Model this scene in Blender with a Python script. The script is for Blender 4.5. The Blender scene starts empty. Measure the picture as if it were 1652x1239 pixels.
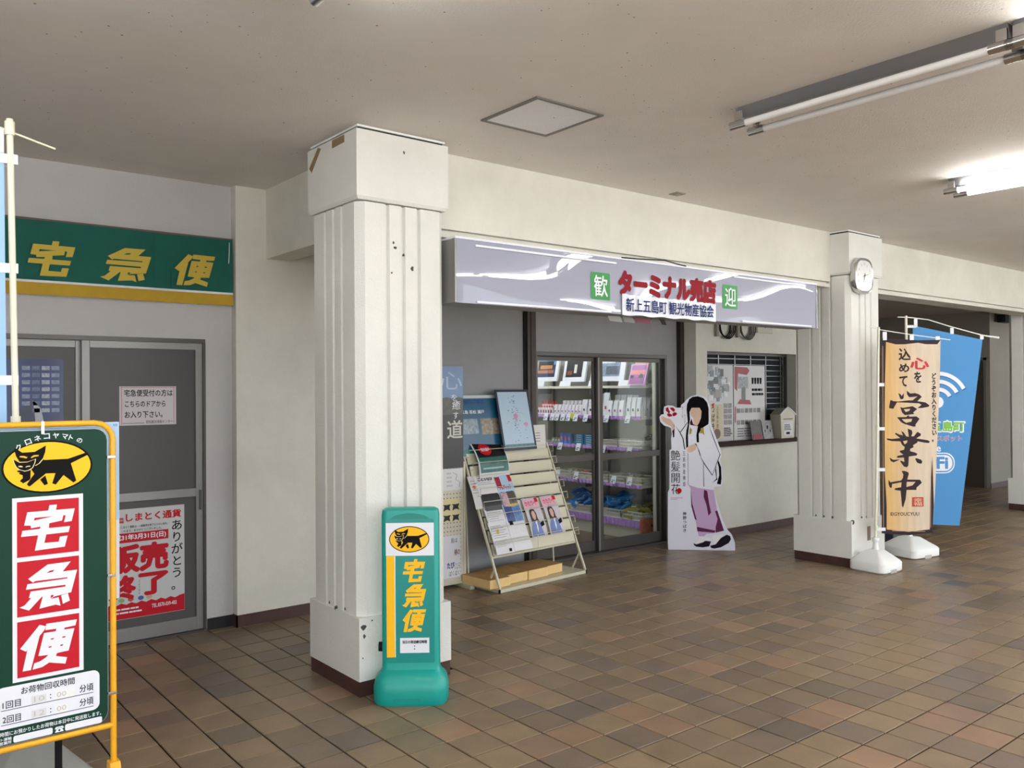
import bpy, bmesh, math, random
from mathutils import Vector, Matrix
random.seed(7)
C = bpy.context.scene.collection
sc = bpy.context.scene

# ------------------------------------------------------------------ camera
EYE = (0.0, 0.0, 1.576)
YAW, PIT, ROL, FPX = 0.6785, 0.0065, -0.0068, 1367.3
fw = Vector((math.sin(YAW)*math.cos(PIT), math.cos(YAW)*math.cos(PIT), math.sin(PIT)))
r0 = Vector((math.cos(YAW), -math.sin(YAW), 0)); u0 = r0.cross(fw)
rr = r0*math.cos(ROL) + u0*math.sin(ROL); uu = u0*math.cos(ROL) - r0*math.sin(ROL)
cam = bpy.data.objects.new('camera', bpy.data.cameras.new('camera')); C.objects.link(cam)
cam.matrix_world = Matrix(((rr.x, uu.x, -fw.x, EYE[0]), (rr.y, uu.y, -fw.y, EYE[1]), (rr.z, uu.z, -fw.z, EYE[2]), (0, 0, 0, 1)))
cam.data.sensor_width = 36; cam.data.lens = FPX/1652*36; cam.data.clip_start = 0.05; cam.data.clip_end = 200
sc.camera = cam

# ------------------------------------------------------------------ world, light, exposure
SKY, LAMP, SHOP, SUN = 3.5, 14.0, 26.0, 16.0
w = bpy.data.worlds.new('overcast'); sc.world = w; w.use_nodes = True
w.node_tree.nodes['Background'].inputs[0].default_value = (0.88, 0.94, 1.0, 1)
w.node_tree.nodes['Background'].inputs[1].default_value = SKY
sc.view_settings.view_transform = 'Standard'; sc.view_settings.look = 'None'
sc.view_settings.gamma = 1; sc.view_settings.exposure = 0.0
try: sc.view_settings.use_curve_mapping = False
except Exception: pass
try:
    sc.cycles.use_denoising = True
    sc.cycles.max_bounces = 10; sc.cycles.diffuse_bounces = 6; sc.cycles.glossy_bounces = 4
    sc.cycles.transparent_max_bounces = 12; sc.cycles.sample_clamp_indirect = 6
    sc.cycles.caustics_reflective = False; sc.cycles.caustics_refractive = False
except Exception: pass
# the open sea side of the arcade: a portal that guides sky light through it
pl = bpy.data.lights.new('open_side', 'AREA'); pl.shape = 'RECTANGLE'; pl.size = 24; pl.size_y = 3.0
po = bpy.data.objects.new('open_side', pl); C.objects.link(po); po.location = (8, -3.35, 1.45)
po.rotation_euler = (math.radians(90), 0, 0); pl.cycles.is_portal = True

# sun from behind the building: it reaches the quay outside, which throws light up under the roof
su = bpy.data.lights.new('sun', 'SUN'); su.energy = SUN; su.angle = math.radians(2); su.color = (1, .985, .96)
so = bpy.data.objects.new('sun', su); C.objects.link(so); so.location = (4, 20, 30); so.rotation_euler = (math.radians(-38), 0, math.radians(12))

# ------------------------------------------------------------------ materials
def lin(h):
    if isinstance(h, str): h = tuple(int(h[i:i+2], 16) for i in (0, 2, 4))
    return tuple((c/255/12.92 if c/255 <= .04045 else ((c/255+.055)/1.055)**2.4) for c in h) + (1,)
MATS = {}
def mat(name, col, rough=.55, metal=0, bump=0, bscale=60, var=0, vscale=8, coat=0, emit=0, spec=.5):
    if name in MATS: return MATS[name]
    m = bpy.data.materials.new(name); m.use_nodes = True; MATS[name] = m
    nt = m.node_tree; b = nt.nodes['Principled BSDF']; c = lin(col)
    b.inputs['Base Color'].default_value = c; b.inputs['Roughness'].default_value = rough
    b.inputs['Metallic'].default_value = metal; b.inputs['Specular IOR Level'].default_value = spec
    b.inputs['Coat Weight'].default_value = coat; b.inputs['Coat Roughness'].default_value = .015
    if emit: b.inputs['Emission Color'].default_value = c; b.inputs['Emission Strength'].default_value = emit
    if bump or var:
        tc = nt.nodes.new('ShaderNodeTexCoord')
    if bump:
        n = nt.nodes.new('ShaderNodeTexNoise'); n.inputs['Scale'].default_value = bscale; n.inputs['Detail'].default_value = 5
        bp = nt.nodes.new('ShaderNodeBump'); bp.inputs['Strength'].default_value = bump; bp.inputs['Distance'].default_value = .01
        nt.links.new(tc.outputs['Object'], n.inputs['Vector']); nt.links.new(n.outputs['Fac'], bp.inputs['Height'])
        nt.links.new(bp.outputs['Normal'], b.inputs['Normal'])
    if var:
        n = nt.nodes.new('ShaderNodeTexNoise'); n.inputs['Scale'].default_value = vscale; n.inputs['Detail'].default_value = 6
        n.inputs['Roughness'].default_value = .65
        nt.links.new(tc.outputs['Object'], n.inputs['Vector'])
        r = nt.nodes.new('ShaderNodeValToRGB'); r.color_ramp.elements[0].position = .3; r.color_ramp.elements[1].position = .7
        r.color_ramp.elements[0].color = tuple(x*(1-var) for x in c[:3]) + (1,); r.color_ramp.elements[1].color = tuple(min(1, x*(1+var*.5)) for x in c[:3]) + (1,)
        nt.links.new(n.outputs['Fac'], r.inputs['Fac']); nt.links.new(r.outputs['Color'], b.inputs['Base Color'])
    return m
def plaster(name, col, pits=False, dirt=.12):
    if name in MATS: return MATS[name]
    m = mat(name, col, .85, bump=.3, bscale=110, var=dirt, vscale=1.7)
    nt = m.node_tree; b = nt.nodes['Principled BSDF']
    if pits:                                    # small dark pits of the sprayed ceiling finish
        tc = nt.nodes.new('ShaderNodeTexCoord'); v = nt.nodes.new('ShaderNodeTexVoronoi'); v.inputs['Scale'].default_value = 17
        v.inputs['Randomness'].default_value = 1
        lt = nt.nodes.new('ShaderNodeMath'); lt.operation = 'LESS_THAN'
        n2 = nt.nodes.new('ShaderNodeTexNoise'); n2.inputs['Scale'].default_value = 9
        mu = nt.nodes.new('ShaderNodeMath'); mu.operation = 'MULTIPLY'; mu.inputs[1].default_value = .115
        nt.links.new(tc.outputs['Object'], v.inputs['Vector']); nt.links.new(tc.outputs['Object'], n2.inputs['Vector'])
        nt.links.new(n2.outputs['Fac'], mu.inputs[0]); nt.links.new(v.outputs['Distance'], lt.inputs[0]); nt.links.new(mu.outputs[0], lt.inputs[1])
        mx = nt.nodes.new('ShaderNodeMix'); mx.data_type = 'RGBA'
        old = b.inputs['Base Color'].links[0].from_socket
        nt.links.new(lt.outputs[0], mx.inputs[0]); nt.links.new(old, mx.inputs[6]); mx.inputs[7].default_value = lin((112, 104, 96))
        nt.links.new(mx.outputs[2], b.inputs['Base Color'])
    return m
def tile_mat(name, use_attr):
    m = bpy.data.materials.new(name); m.use_nodes = True; nt = m.node_tree; b = nt.nodes['Principled BSDF']
    if use_attr:
        a = nt.nodes.new('ShaderNodeAttribute'); a.attribute_name = 'tone'; out = a.outputs['Color']
    else:
        a = nt.nodes.new('ShaderNodeObjectInfo'); out = a.outputs['Color']
    g = nt.nodes.new('ShaderNodeNewGeometry')
    n = nt.nodes.new('ShaderNodeTexNoise'); n.inputs['Scale'].default_value = 7; n.inputs['Detail'].default_value = 6
    n2 = nt.nodes.new('ShaderNodeTexNoise'); n2.inputs['Scale'].default_value = 90; n2.inputs['Detail'].default_value = 3
    nt.links.new(g.outputs['Position'], n.inputs['Vector']); nt.links.new(g.outputs['Position'], n2.inputs['Vector'])
    mr = nt.nodes.new('ShaderNodeMapRange'); mr.inputs['From Min'].default_value = .3; mr.inputs['From Max'].default_value = .7
    mr.inputs['To Min'].default_value = .84; mr.inputs['To Max'].default_value = 1.13
    nt.links.new(n.outputs['Fac'], mr.inputs['Value'])
    mr2 = nt.nodes.new('ShaderNodeMapRange'); mr2.inputs['To Min'].default_value = .88; mr2.inputs['To Max'].default_value = 1.12
    nt.links.new(n2.outputs['Fac'], mr2.inputs['Value'])
    mm = nt.nodes.new('ShaderNodeMath'); mm.operation = 'MULTIPLY'; nt.links.new(mr.outputs[0], mm.inputs[0]); nt.links.new(mr2.outputs[0], mm.inputs[1])
    mx = nt.nodes.new('ShaderNodeVectorMath'); mx.operation = 'SCALE'; nt.links.new(out, mx.inputs[0]); nt.links.new(mm.outputs[0], mx.inputs['Scale'])
    nt.links.new(mx.outputs[0], b.inputs['Base Color'])
    rg = nt.nodes.new('ShaderNodeMapRange'); rg.inputs['To Min'].default_value = .26; rg.inputs['To Max'].default_value = .5
    nt.links.new(n.outputs['Fac'], rg.inputs['Value']); nt.links.new(rg.outputs[0], b.inputs['Roughness'])
    bp = nt.nodes.new('ShaderNodeBump'); bp.inputs['Strength'].default_value = .25; bp.inputs['Distance'].default_value = .002
    nt.links.new(n2.outputs['Fac'], bp.inputs['Height']); nt.links.new(bp.outputs['Normal'], b.inputs['Normal'])
    b.inputs['Specular IOR Level'].default_value = .45
    return m
def glass_mat():
    m = bpy.data.materials.new('clear_glass'); m.use_nodes = True; nt = m.node_tree; nt.nodes.clear()
    o = nt.nodes.new('ShaderNodeOutputMaterial'); t = nt.nodes.new('ShaderNodeBsdfTransparent'); t.inputs[0].default_value = (.9, .93, .92, 1)
    g = nt.nodes.new('ShaderNodeBsdfGlossy'); g.inputs['Roughness'].default_value = .02; f = nt.nodes.new('ShaderNodeFresnel'); f.inputs[0].default_value = 1.2
    x = nt.nodes.new('ShaderNodeMixShader'); nt.links.new(f.outputs[0], x.inputs[0]); nt.links.new(t.outputs[0], x.inputs[1]); nt.links.new(g.outputs[0], x.inputs[2])
    nt.links.new(x.outputs[0], o.inputs[0]); return m
def wood_print():
    m = mat('banner_wood_print', 'E9CDA6', .8); nt = m.node_tree; b = nt.nodes['Principled BSDF']
    tc = nt.nodes.new('ShaderNodeTexCoord'); mp = nt.nodes.new('ShaderNodeMapping'); mp.inputs['Scale'].default_value = (14, 14, 1.2)
    n = nt.nodes.new('ShaderNodeTexNoise'); n.inputs['Scale'].default_value = 2; n.inputs['Detail'].default_value = 4
    sx = nt.nodes.new('ShaderNodeSeparateXYZ'); gr = nt.nodes.new('ShaderNodeMapRange'); gr.inputs['From Min'].default_value = .12; gr.inputs['From Max'].default_value = .38
    nt.links.new(tc.outputs['Object'], mp.inputs[0]); nt.links.new(mp.outputs[0], n.inputs['Vector']); nt.links.new(tc.outputs['Object'], sx.inputs[0]); nt.links.new(sx.outputs[0], gr.inputs['Value'])
    a = nt.nodes.new('ShaderNodeMix'); a.data_type = 'RGBA'; a.inputs[6].default_value = lin('EABF7C'); a.inputs[7].default_value = lin('EAD8C2'); nt.links.new(gr.outputs[0], a.inputs[0])
    c = nt.nodes.new('ShaderNodeMix'); c.data_type = 'RGBA'; c.blend_type = 'MULTIPLY'; c.inputs[0].default_value = .35
    nt.links.new(a.outputs[2], c.inputs[6]); nt.links.new(n.outputs['Fac'], c.inputs[7]); nt.links.new(c.outputs[2], b.inputs['Base Color']); return m

M_WALL = plaster('cream_plaster', 'DCDAD2'); M_PIL = plaster('white_pillar_paint', 'E3E3DF', dirt=.08)
M_CEIL = plaster('sprayed_ceiling', 'E3DEDA', pits=True, dirt=.06); M_GREYWALL = plaster('pale_grey_wall', 'C4C2C4', dirt=.05)
M_PANEL = mat('grey_wall_panel', '9C9CA0', .7, var=.05); M_SKIRT = mat('brown_skirting', '4A302C', .45, var=.35, vscale=12)
M_BLACKSKIRT = mat('black_skirting', '16141A', .5)
M_ALU = mat('bronze_aluminium', '5A5654', .4, .6); M_ALUL = mat('silver_aluminium', '8F8D8C', .4, .5); M_DARK = mat('dark_gap', '1C1A19', .8)
M_FILM = mat('grey_window_film', '565556', .35, spec=.3); M_POST = mat('brown_steel_post', '40332F', .5, var=.25)
M_WHITE = mat('white_plastic', 'E9EBEA', .35); M_CREAMP = mat('cream_plastic', 'E6E4D2', .35); M_PAPER = mat('white_paper', 'DDDDE2', .6)
M_INK = mat('black_ink', '111014', .7, spec=.2); M_GREEN = mat('dark_green_panel', '0F3A2C', .45, spec=.2); M_YEL = mat('logo_yellow', 'FFC220', .5, spec=.25)
M_YTUBE = mat('yellow_painted_tube', 'F0AE22', .35, var=.12, vscale=20); M_RED = mat('sign_red', 'BE1628', .5, spec=.25); M_WPRINT = mat('white_print', 'E8EAF4', .45)
M_BLKPRINT = mat('black_print', '060506', .6, spec=.15); M_TEAL = mat('teal_plastic', '0F9A90', .38, bump=.05, bscale=200); M_TEALP = mat('teal_panel', '128A84', .3)
M_CHROME = mat('chrome', 'D5D5D5', .18, 1); M_STEEL = mat('galvanised_steel', '9A9A9E', .4, .9); M_GLASS = glass_mat()
M_RACK = mat('beige_enamel', 'CFCBB5', .4); M_KRAFT = mat('kraft_board', 'EBC98C', .7, var=.12); M_BLUEC = mat('blue_banner_cloth', '4C8FCB', .8)
M_LBLUE = mat('light_blue_cloth', '9EC4EC', .8); M_NAVY = mat('navy_print', '1B3A86', .5); M_BROWNINK = mat('dark_brown_ink', '35212C', .7)
M_LILAC = mat('lilac_frill', 'B48FD6', .9, bump=.6, bscale=90, var=.3, vscale=40); M_BASKET = mat('white_basket', 'DDDCD2', .5); M_SHELF = mat('shelf_white', 'DCD9D0', .45)
M_TUBEON = mat('lit_tube', 'FFFDF6', .4, emit=LAMP*3.2); M_TUBEOFF = mat('unlit_tube', 'F2F2F2', .3)
M_SHOPTUBE = mat('shop_lit_tube', 'FFFFFF', .4, emit=SHOP*3)

# ------------------------------------------------------------------ mesh helpers
class G:
    def __init__(s): s.v = []; s.f = []
    def quadv(s, *p):
        n = len(s.v); s.v += [tuple(q) for q in p]; s.f.append(tuple(range(n, n+len(p)))); return s
    def hexa(s, p):                               # 8 corners: bottom 4 ccw, top 4 ccw
        n = len(s.v); s.v += [tuple(q) for q in p]
        s.f += [tuple(n+i for i in q) for q in ((3, 2, 1, 0), (4, 5, 6, 7), (0, 1, 5, 4), (1, 2, 6, 5), (2, 3, 7, 6), (3, 0, 4, 7))]; return s
    def box(s, x0, x1, y0, y1, z0, z1):
        return s.hexa([(x0, y0, z0), (x1, y0, z0), (x1, y1, z0), (x0, y1, z0), (x0, y0, z1), (x1, y0, z1), (x1, y1, z1), (x0, y1, z1)])
    def frame(s, x0, x1, z0, z1, y0, y1, t):      # rectangular frame in XZ
        s.box(x0, x1, y0, y1, z0, z0+t); s.box(x0, x1, y0, y1, z1-t, z1)
        s.box(x0, x0+t, y0, y1, z0+t, z1-t); s.box(x1-t, x1, y0, y1, z0+t, z1-t); return s
    def ring(s, rings, cap=True):                 # loft through equal-length rings
        n = len(s.v); k = len(rings[0])
        for r in rings: s.v += [tuple(q) for q in r]
        for i in range(len(rings)-1):
            for j in range(k):
                a, b = n+i*k+j, n+i*k+(j+1) % k; s.f.append((a, b, b+k, a+k))
        if cap: s.f.append(tuple(n+j for j in range(k))[::-1]); s.f.append(tuple(n+(len(rings)-1)*k+j for j in range(k)))
        return s
    def tube(s, pts, r, n=8, cap=True, closed=False):
        P = [Vector(p) for p in pts]; rad = r if isinstance(r, (list, tuple)) else [r]*len(P); rings = []; up = None
        for i, p in enumerate(P):
            if closed: t = P[(i+1) % len(P)] - P[i-1]
            else: t = (P[min(i+1, len(P)-1)] - P[max(i-1, 0)])
            t.normalize()
            if up is None: up = t.orthogonal().normalized()
            else: up = (up - t*up.dot(t)).normalized()
            q = t.cross(up); rings.append([p + (up*math.cos(2*math.pi*j/n) + q*math.sin(2*math.pi*j/n))*rad[i] for j in range(n)])
        if closed: rings.append(rings[0]); cap = False
        return s.ring(rings, cap)
    def lathe(s, prof, cx=0, cy=0, n=24, sx=1, sy=1):  # profile [(r,z)]
        return s.ring([[(cx+r*math.cos(2*math.pi*j/n)*sx, cy+r*math.sin(2*math.pi*j/n)*sy, z) for j in range(n)] for r, z in prof])
    def prism(s, pts, y0, y1):                    # outline in XZ extruded in Y (y0 = front)
        n = len(s.v); k = len(pts); s.v += [(u, y0, v) for u, v in pts] + [(u, y1, v) for u, v in pts]
        s.f.append(tuple(range(n, n+k))); s.f.append(tuple(range(n+2*k-1, n+k-1, -1)))
        for j in range(k): s.f.append((n+j, n+k+j, n+k+(j+1) % k, n+(j+1) % k))
        return s
    def obj(s, name, m, parent=None, smooth=False, bevel=0, loc=None, rotz=0):
        me = bpy.data.meshes.new(name); me.from_pydata(s.v, [], s.f); me.validate(); me.update()
        bm = bmesh.new(); bm.from_mesh(me); bmesh.ops.recalc_face_normals(bm, faces=bm.faces); bm.to_mesh(me); bm.free()
        me.materials.append(m)
        if smooth: me.polygons.foreach_set('use_smooth', [True]*len(me.polygons)); 
        o = bpy.data.objects.new(name, me); C.objects.link(o)
        if parent: o.parent = parent
        if loc: o.location = loc
        if rotz: o.rotation_euler = (0, 0, rotz)
        if bevel:
            b = o.modifiers.new('bevel', 'BEVEL'); b.width = bevel; b.segments = 2; b.limit_method = 'ANGLE'; b.angle_limit = math.radians(40)
            if not smooth: me.polygons.foreach_set('use_smooth', [False]*len(me.polygons))
        if smooth:
            try:
                me.set_sharp_from_angle(angle=math.radians(40))
            except Exception: pass
        return o
def thing(name, label, cat, loc=(0, 0, 0), rotz=0, group=None):
    o = bpy.data.objects.new(name, None); C.objects.link(o); o.empty_display_size = .05
    o.location = loc; o.rotation_euler = (0, 0, rotz); o['label'] = label; o['category'] = cat
    if group: o['group'] = group
    return o
def tag(o, label, cat, group=None):
    o['label'] = label; o['category'] = cat
    if group: o['group'] = group
    return o
ORD = ['leftmost', 'second', 'third', 'fourth', 'fifth', 'sixth', 'seventh', 'eighth', 'ninth', 'tenth']
def fromleft(k): return 'leftmost one' if k == 0 else ORD[k]+' from the left'
def struct(o): o['kind'] = 'structure'; return o
def lab(o, label): o['label'] = label; return o

def curve_mesh(cu, name):
    o = bpy.data.objects.new('tmp', cu); C.objects.link(o)
    dg = bpy.context.evaluated_depsgraph_get(); dg.update()
    me = bpy.data.meshes.new_from_object(o.evaluated_get(dg)); C.objects.unlink(o); bpy.data.objects.remove(o); bpy.data.curves.remove(cu); me.name = name
    return me
def place2d(me, name, m, parent, y, fn=None):
    for v in me.vertices:
        u, t = v.co.x, v.co.y
        if fn: u, t = fn(u, t)
        v.co = (u, y-v.co.z, t)
    me.update(); me.materials.clear(); me.materials.append(m)
    for p in me.polygons: p.material_index = 0
    o = bpy.data.objects.new(name, me); C.objects.link(o)
    if parent: o.parent = parent
    return o
def fill(name, outlines, m, parent, y, fn=None):  # flat print: outlines with holes (even-odd) in the XZ plane at depth y
    cu = bpy.data.curves.new('f', 'CURVE'); cu.dimensions = '2D'; cu.fill_mode = 'BOTH'
    for pts in outlines:
        sp = cu.splines.new('POLY'); sp.points.add(len(pts)-1); sp.use_cyclic_u = True
        for i, (a, b) in enumerate(pts): sp.points[i].co = (a, b, 0, 1)
    return place2d(curve_mesh(cu, name), name, m, parent, y, fn)
def text(s, x0, x1, z0, z1, y, m, parent, name='lettering', bold=0, shear=0, vertical=False, gap=1.05, keep=False):
    # lettering stretched into the box x0..x1 (z0..z1); vertical = one character per line; bold = struck several times
    cu = bpy.data.curves.new('t', 'FONT'); cu.body = '\n'.join(s) if vertical else s
    cu.align_x = 'CENTER' if vertical else 'LEFT'; cu.size = 1; cu.resolution_u = 2; cu.shear = shear; cu.fill_mode = 'FRONT'
    cu.space_line = gap
    me = curve_mesh(cu, name)
    if not me.vertices: return None
    if bold:
        V = [tuple(v.co) for v in me.vertices]; F = [tuple(p.vertices) for p in me.polygons]; V2, F2 = [], []; k = 8 if bold > .022 else 4
        for i in range(k):
            a = 2*math.pi*(i+.5)/k; n = len(V2); V2 += [(v[0]+bold*math.cos(a), v[1]+bold*math.sin(a), i*7e-5) for v in V]; F2 += [tuple(q+n for q in f) for f in F]
        if bold > .045: n = len(V2); V2 += [(v[0], v[1], k*7e-5) for v in V]; F2 += [tuple(q+n for q in f) for f in F]
        bpy.data.meshes.remove(me); me = bpy.data.meshes.new(name); me.from_pydata(V2, [], F2)
    xs = [v.co.x for v in me.vertices]; ys = [v.co.y for v in me.vertices]; a, b, c, d = min(xs), max(xs), min(ys), max(ys)
    sx = (x1-x0)/max(b-a, 1e-6); sz = (z1-z0)/max(d-c, 1e-6)
    if keep: sx = sz = min(sx, sz)
    return place2d(me, name, m, parent, y, lambda u, t: (x0+(u-a)*sx, z0+(t-c)*sz))
def rect(x0, x1, z0, z1): return [(x0, z0), (x1, z0), (x1, z1), (x0, z1)]
def rrect(x0, x1, z0, z1, r, n=4):
    p = []
    for cx, cz, a in ((x1-r, z0+r, -90), (x1-r, z1-r, 0), (x0+r, z1-r, 90), (x0+r, z0+r, 180)):
        for i in range(n+1): t = math.radians(a+90*i/n); p.append((cx+r*math.cos(t), cz+r*math.sin(t)))
    return p
def ellipse(cx, cz, rx, rz, n=40): return [(cx+rx*math.cos(2*math.pi*i/n), cz+rz*math.sin(2*math.pi*i/n)) for i in range(n)]
def aff(x0, x1, z0, z1): return lambda u, v: (x0+u*(x1-x0), z0+v*(z1-z0))
def lines(name, x0, x1, z0, z1, n, m, parent, y, h=.45, seed=1):   # rows of illegible small print
    rd = random.Random(seed); out = []
    for i in range(n):
        zc = z1-(i+.5)*(z1-z0)/n; hh = (z1-z0)/n*h/2; x = x0; end = x0+(x1-x0)*rd.uniform(.7, 1)
        while x < end:
            l = min(rd.uniform(.08, .3)*(x1-x0), end-x); out.append(rect(x, x+l*.9, zc-hh, zc+hh)); x += l
    g = G()
    for p in out: g.quadv(*[(a, y, b) for a, b in p])
    return g.obj(name, m, parent)
def cat_logo(cx, cz, rx, rz, y, parent, ring=True):
    s = -.0006
    f = lambda u, v: (cx+u*rx, cz+v*rz)
    if ring: fill('emblem_rim', [ellipse(cx, cz, rx*1.045, rz*1.07)], M_BLKPRINT, parent, y)
    e = fill('emblem', [ellipse(cx, cz, rx, rz)], M_YEL, parent, y+s)
    fill('cat_figure', CAT_MOTHER, M_BLKPRINT, e, y+2*s, f)
    fill('cat_outline', CAT_LINE, M_YELP, e, y+3*s, f)
    k = [[(a, b) for a, b in p] for p in CAT_KITTEN[:1]]
    mx = sum(a for a, b in k[0])/len(k[0]); mz = sum(b for a, b in k[0])/len(k[0])
    fill('kitten_halo', [[(mx+(a-mx)*1.09, mz+(b-mz)*1.12) for a, b in k[0]]], M_YELP, e, y+3*s, f)
    fill('kitten_head', CAT_KITTEN, M_BLKPRINT, e, y+4*s, f)
    fill('kitten_body', CAT_REST[:1], M_BLKPRINT, e, y+2*s, f); fill('cat_leg', CAT_REST[1:], M_BLKPRINT, e, y+2*s, f)
M_YELP = mat('pale_yellow_print', 'FFE9A8', .45)
# ------------------------------------------------------------------ print outlines (logo, lettering, cut-out)
GLYPH_TAKU = [[(0.163,0.806),(0.495,0.806),(0.516,0.903),(0.637,0.903),(0.621,0.806),(0.932,0.806),(0.879,0.575),(0.753,0.565),(0.779,0.688),(0.742,0.699),(0.721,0.602),(0.511,0.57),(0.505,0.484),(0.853,0.484),(0.826,0.376),(0.463,0.371),(0.432,0.22),(0.663,0.215),(0.684,0.306),(0.811,0.312),(0.763,0.113),(0.279,0.097),(0.332,0.371),(0.063,0.371),(0.084,0.478),(0.358,0.484),(0.374,0.527),(0.221,0.511),(0.216,0.559),(0.111,0.57)],[(0.279,0.694),(0.263,0.645),(0.584,0.694)]]
GLYPH_KYU = [[(0.483,0.899),(0.861,0.905),(0.728,0.736),(0.968,0.736),(0.867,0.327),(0.589,0.289),(0.525,0.251),(0.659,0.267),(0.691,0.104),(0.611,0.136),(0.349,0.104),(0.403,0.316),(0.387,0.316),(0.184,0.098),(0.035,0.174),(0.115,0.202),(0.221,0.322),(0.184,0.327),(0.211,0.441),(0.771,0.447),(0.776,0.48),(0.136,0.485),(0.163,0.583),(0.803,0.594),(0.808,0.616),(0.285,0.621),(0.248,0.599),(0.173,0.676)],[(0.461,0.741),(0.568,0.752),(0.595,0.785),(0.52,0.779)],[(0.525,0.267),(0.536,0.322),(0.579,0.322),(0.573,0.289)],[(0.701,0.294),(0.813,0.316),(0.845,0.174),(0.728,0.131)]]
GLYPH_BIN = [[(0.351,0.895),(0.454,0.852),(0.427,0.787),(0.351,0.695),(0.211,0.108),(0.081,0.108),(0.157,0.48),(0.135,0.453),(0.043,0.518)],[(0.459,0.895),(0.962,0.889),(0.935,0.782),(0.757,0.771),(0.746,0.739),(0.919,0.733),(0.822,0.34),(0.632,0.329),(0.611,0.28),(0.795,0.221),(0.768,0.108),(0.503,0.183),(0.389,0.124),(0.238,0.108),(0.265,0.216),(0.362,0.237),(0.438,0.28),(0.492,0.323),(0.33,0.334),(0.422,0.733),(0.611,0.733),(0.622,0.776),(0.443,0.782)],[(0.524,0.593),(0.573,0.593),(0.584,0.615),(0.535,0.615)],[(0.714,0.593),(0.762,0.588),(0.773,0.615),(0.724,0.615)],[(0.492,0.453),(0.535,0.453),(0.546,0.474),(0.497,0.474)],[(0.681,0.447),(0.724,0.447),(0.735,0.469),(0.692,0.474)]]
CAT_MOTHER = [[(-0.752,0.82),(-0.586,0.617),(-0.308,0.629),(-0.053,0.868),(-0.068,0.605),(-0.12,0.365),(-0.098,0.281),(0.459,0.281),(0.902,0.509),(0.932,0.461),(0.925,0.401),(0.526,0.09),(0.654,-0.641),(0.586,-0.713),(0.353,-0.377),(0.173,-0.749),(0.09,-0.689),(0.165,-0.281),(-0.053,-0.269),(-0.398,-0.725),(-0.429,-0.76),(-0.489,-0.665),(-0.398,-0.449),(-0.316,-0.257),(-0.376,-0.102),(-0.383,-0.054),(-0.331,0.03),(-0.286,0.341),(-0.474,0.246),(-0.647,0.257),(-0.722,0.473),(-0.752,0.665)],[(-0.639,0.485),(-0.549,0.485),(-0.466,0.425),(-0.496,0.377),(-0.564,0.413),(-0.647,0.437)],[(-0.398,0.413),(-0.331,0.497),(-0.218,0.497),(-0.218,0.449),(-0.316,0.425),(-0.383,0.377)]]
CAT_KITTEN = [[(-0.782,0.365),(-0.654,0.222),(-0.474,0.222),(-0.301,0.329),(-0.316,0.186),(-0.368,-0.006),(-0.451,-0.09),(-0.534,-0.114),(-0.639,-0.054),(-0.714,0.054),(-0.759,0.21)],[(-0.677,0.09),(-0.617,0.102),(-0.571,0.054),(-0.594,0.03),(-0.639,0.042),(-0.677,0.066)],[(-0.519,0.042),(-0.474,0.078),(-0.406,0.078),(-0.414,0.042),(-0.474,0.042),(-0.504,0.018)]]
CAT_REST = [[(-0.707,-0.102),(-0.639,-0.078),(-0.541,-0.138),(-0.451,-0.114),(-0.398,-0.09),(-0.406,-0.449),(-0.429,-0.497),(-0.571,-0.617),(-0.594,-0.569),(-0.639,-0.533),(-0.617,-0.461),(-0.579,-0.413),(-0.579,-0.293),(-0.662,-0.222),(-0.654,-0.186),(-0.624,-0.186),(-0.699,-0.138)],[(-0.188,-0.509),(-0.068,-0.353),(-0.008,-0.701),(-0.09,-0.749)]]
CAT_LINE = [[(-0.12,0.353),(-0.113,0.317),(-0.195,0.15),(-0.286,0.066),(-0.308,0.078),(-0.218,0.15)]]
STANDEE = [(-0.006,0.003),(-0.01,0.073),(-0.006,0.562),(0.01,0.594),(0.014,0.973),(0.033,0.981),(0.033,1.016),(0.03,1.086),(0.038,1.133),(0.031,1.188),(0.011,1.2),(-0.035,1.212),(-0.073,1.251),(-0.081,1.298),(-0.061,1.321),(-0.038,1.325),(-0.041,1.36),(-0.033,1.399),(-0.002,1.411),(0.052,1.407),(0.079,1.387),(0.125,1.387),(0.129,1.414),(0.16,1.438),(0.183,1.469),(0.222,1.496),(0.276,1.511),(0.33,1.503),(0.376,1.475),(0.398,1.436),(0.41,1.382),(0.412,1.241),(0.435,1.171),(0.48,1.047),(0.509,0.961),(0.509,0.906),(0.497,0.883),(0.508,0.836),(0.523,0.774),(0.518,0.658),(0.507,0.622),(0.504,0.62),(0.442,0.617),(0.435,0.582),(0.453,0.519),(0.514,0.305),(0.562,0.204),(0.605,0.154),(0.633,0.078),(0.635,-0.0)]
ST_HAIR = [[(0.187,1.422),(0.207,1.469),(0.238,1.492),(0.291,1.499),(0.345,1.479),(0.379,1.436),(0.392,1.382),(0.393,1.257),(0.389,1.226),(0.327,1.187),(0.296,1.133),(0.297,1.047),(0.276,1.051),(0.273,1.117),(0.289,1.211),(0.319,1.288),(0.325,1.351),(0.306,1.386),(0.229,1.386),(0.209,1.344),(0.213,1.273),(0.204,1.211),(0.192,1.117),(0.194,1.008),(0.176,0.992),(0.171,1.086),(0.177,1.164),(0.193,1.227),(0.188,1.297),(0.181,1.367)],[(0.482,0.875),(0.508,0.805),(0.511,0.696),(0.503,0.638),(0.465,0.646),(0.488,0.727),(0.485,0.805),(0.474,0.852)],[(0.459,0.821),(0.465,0.712),(0.473,0.689),(0.423,0.657),(0.461,0.696),(0.451,0.774)]]
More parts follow.
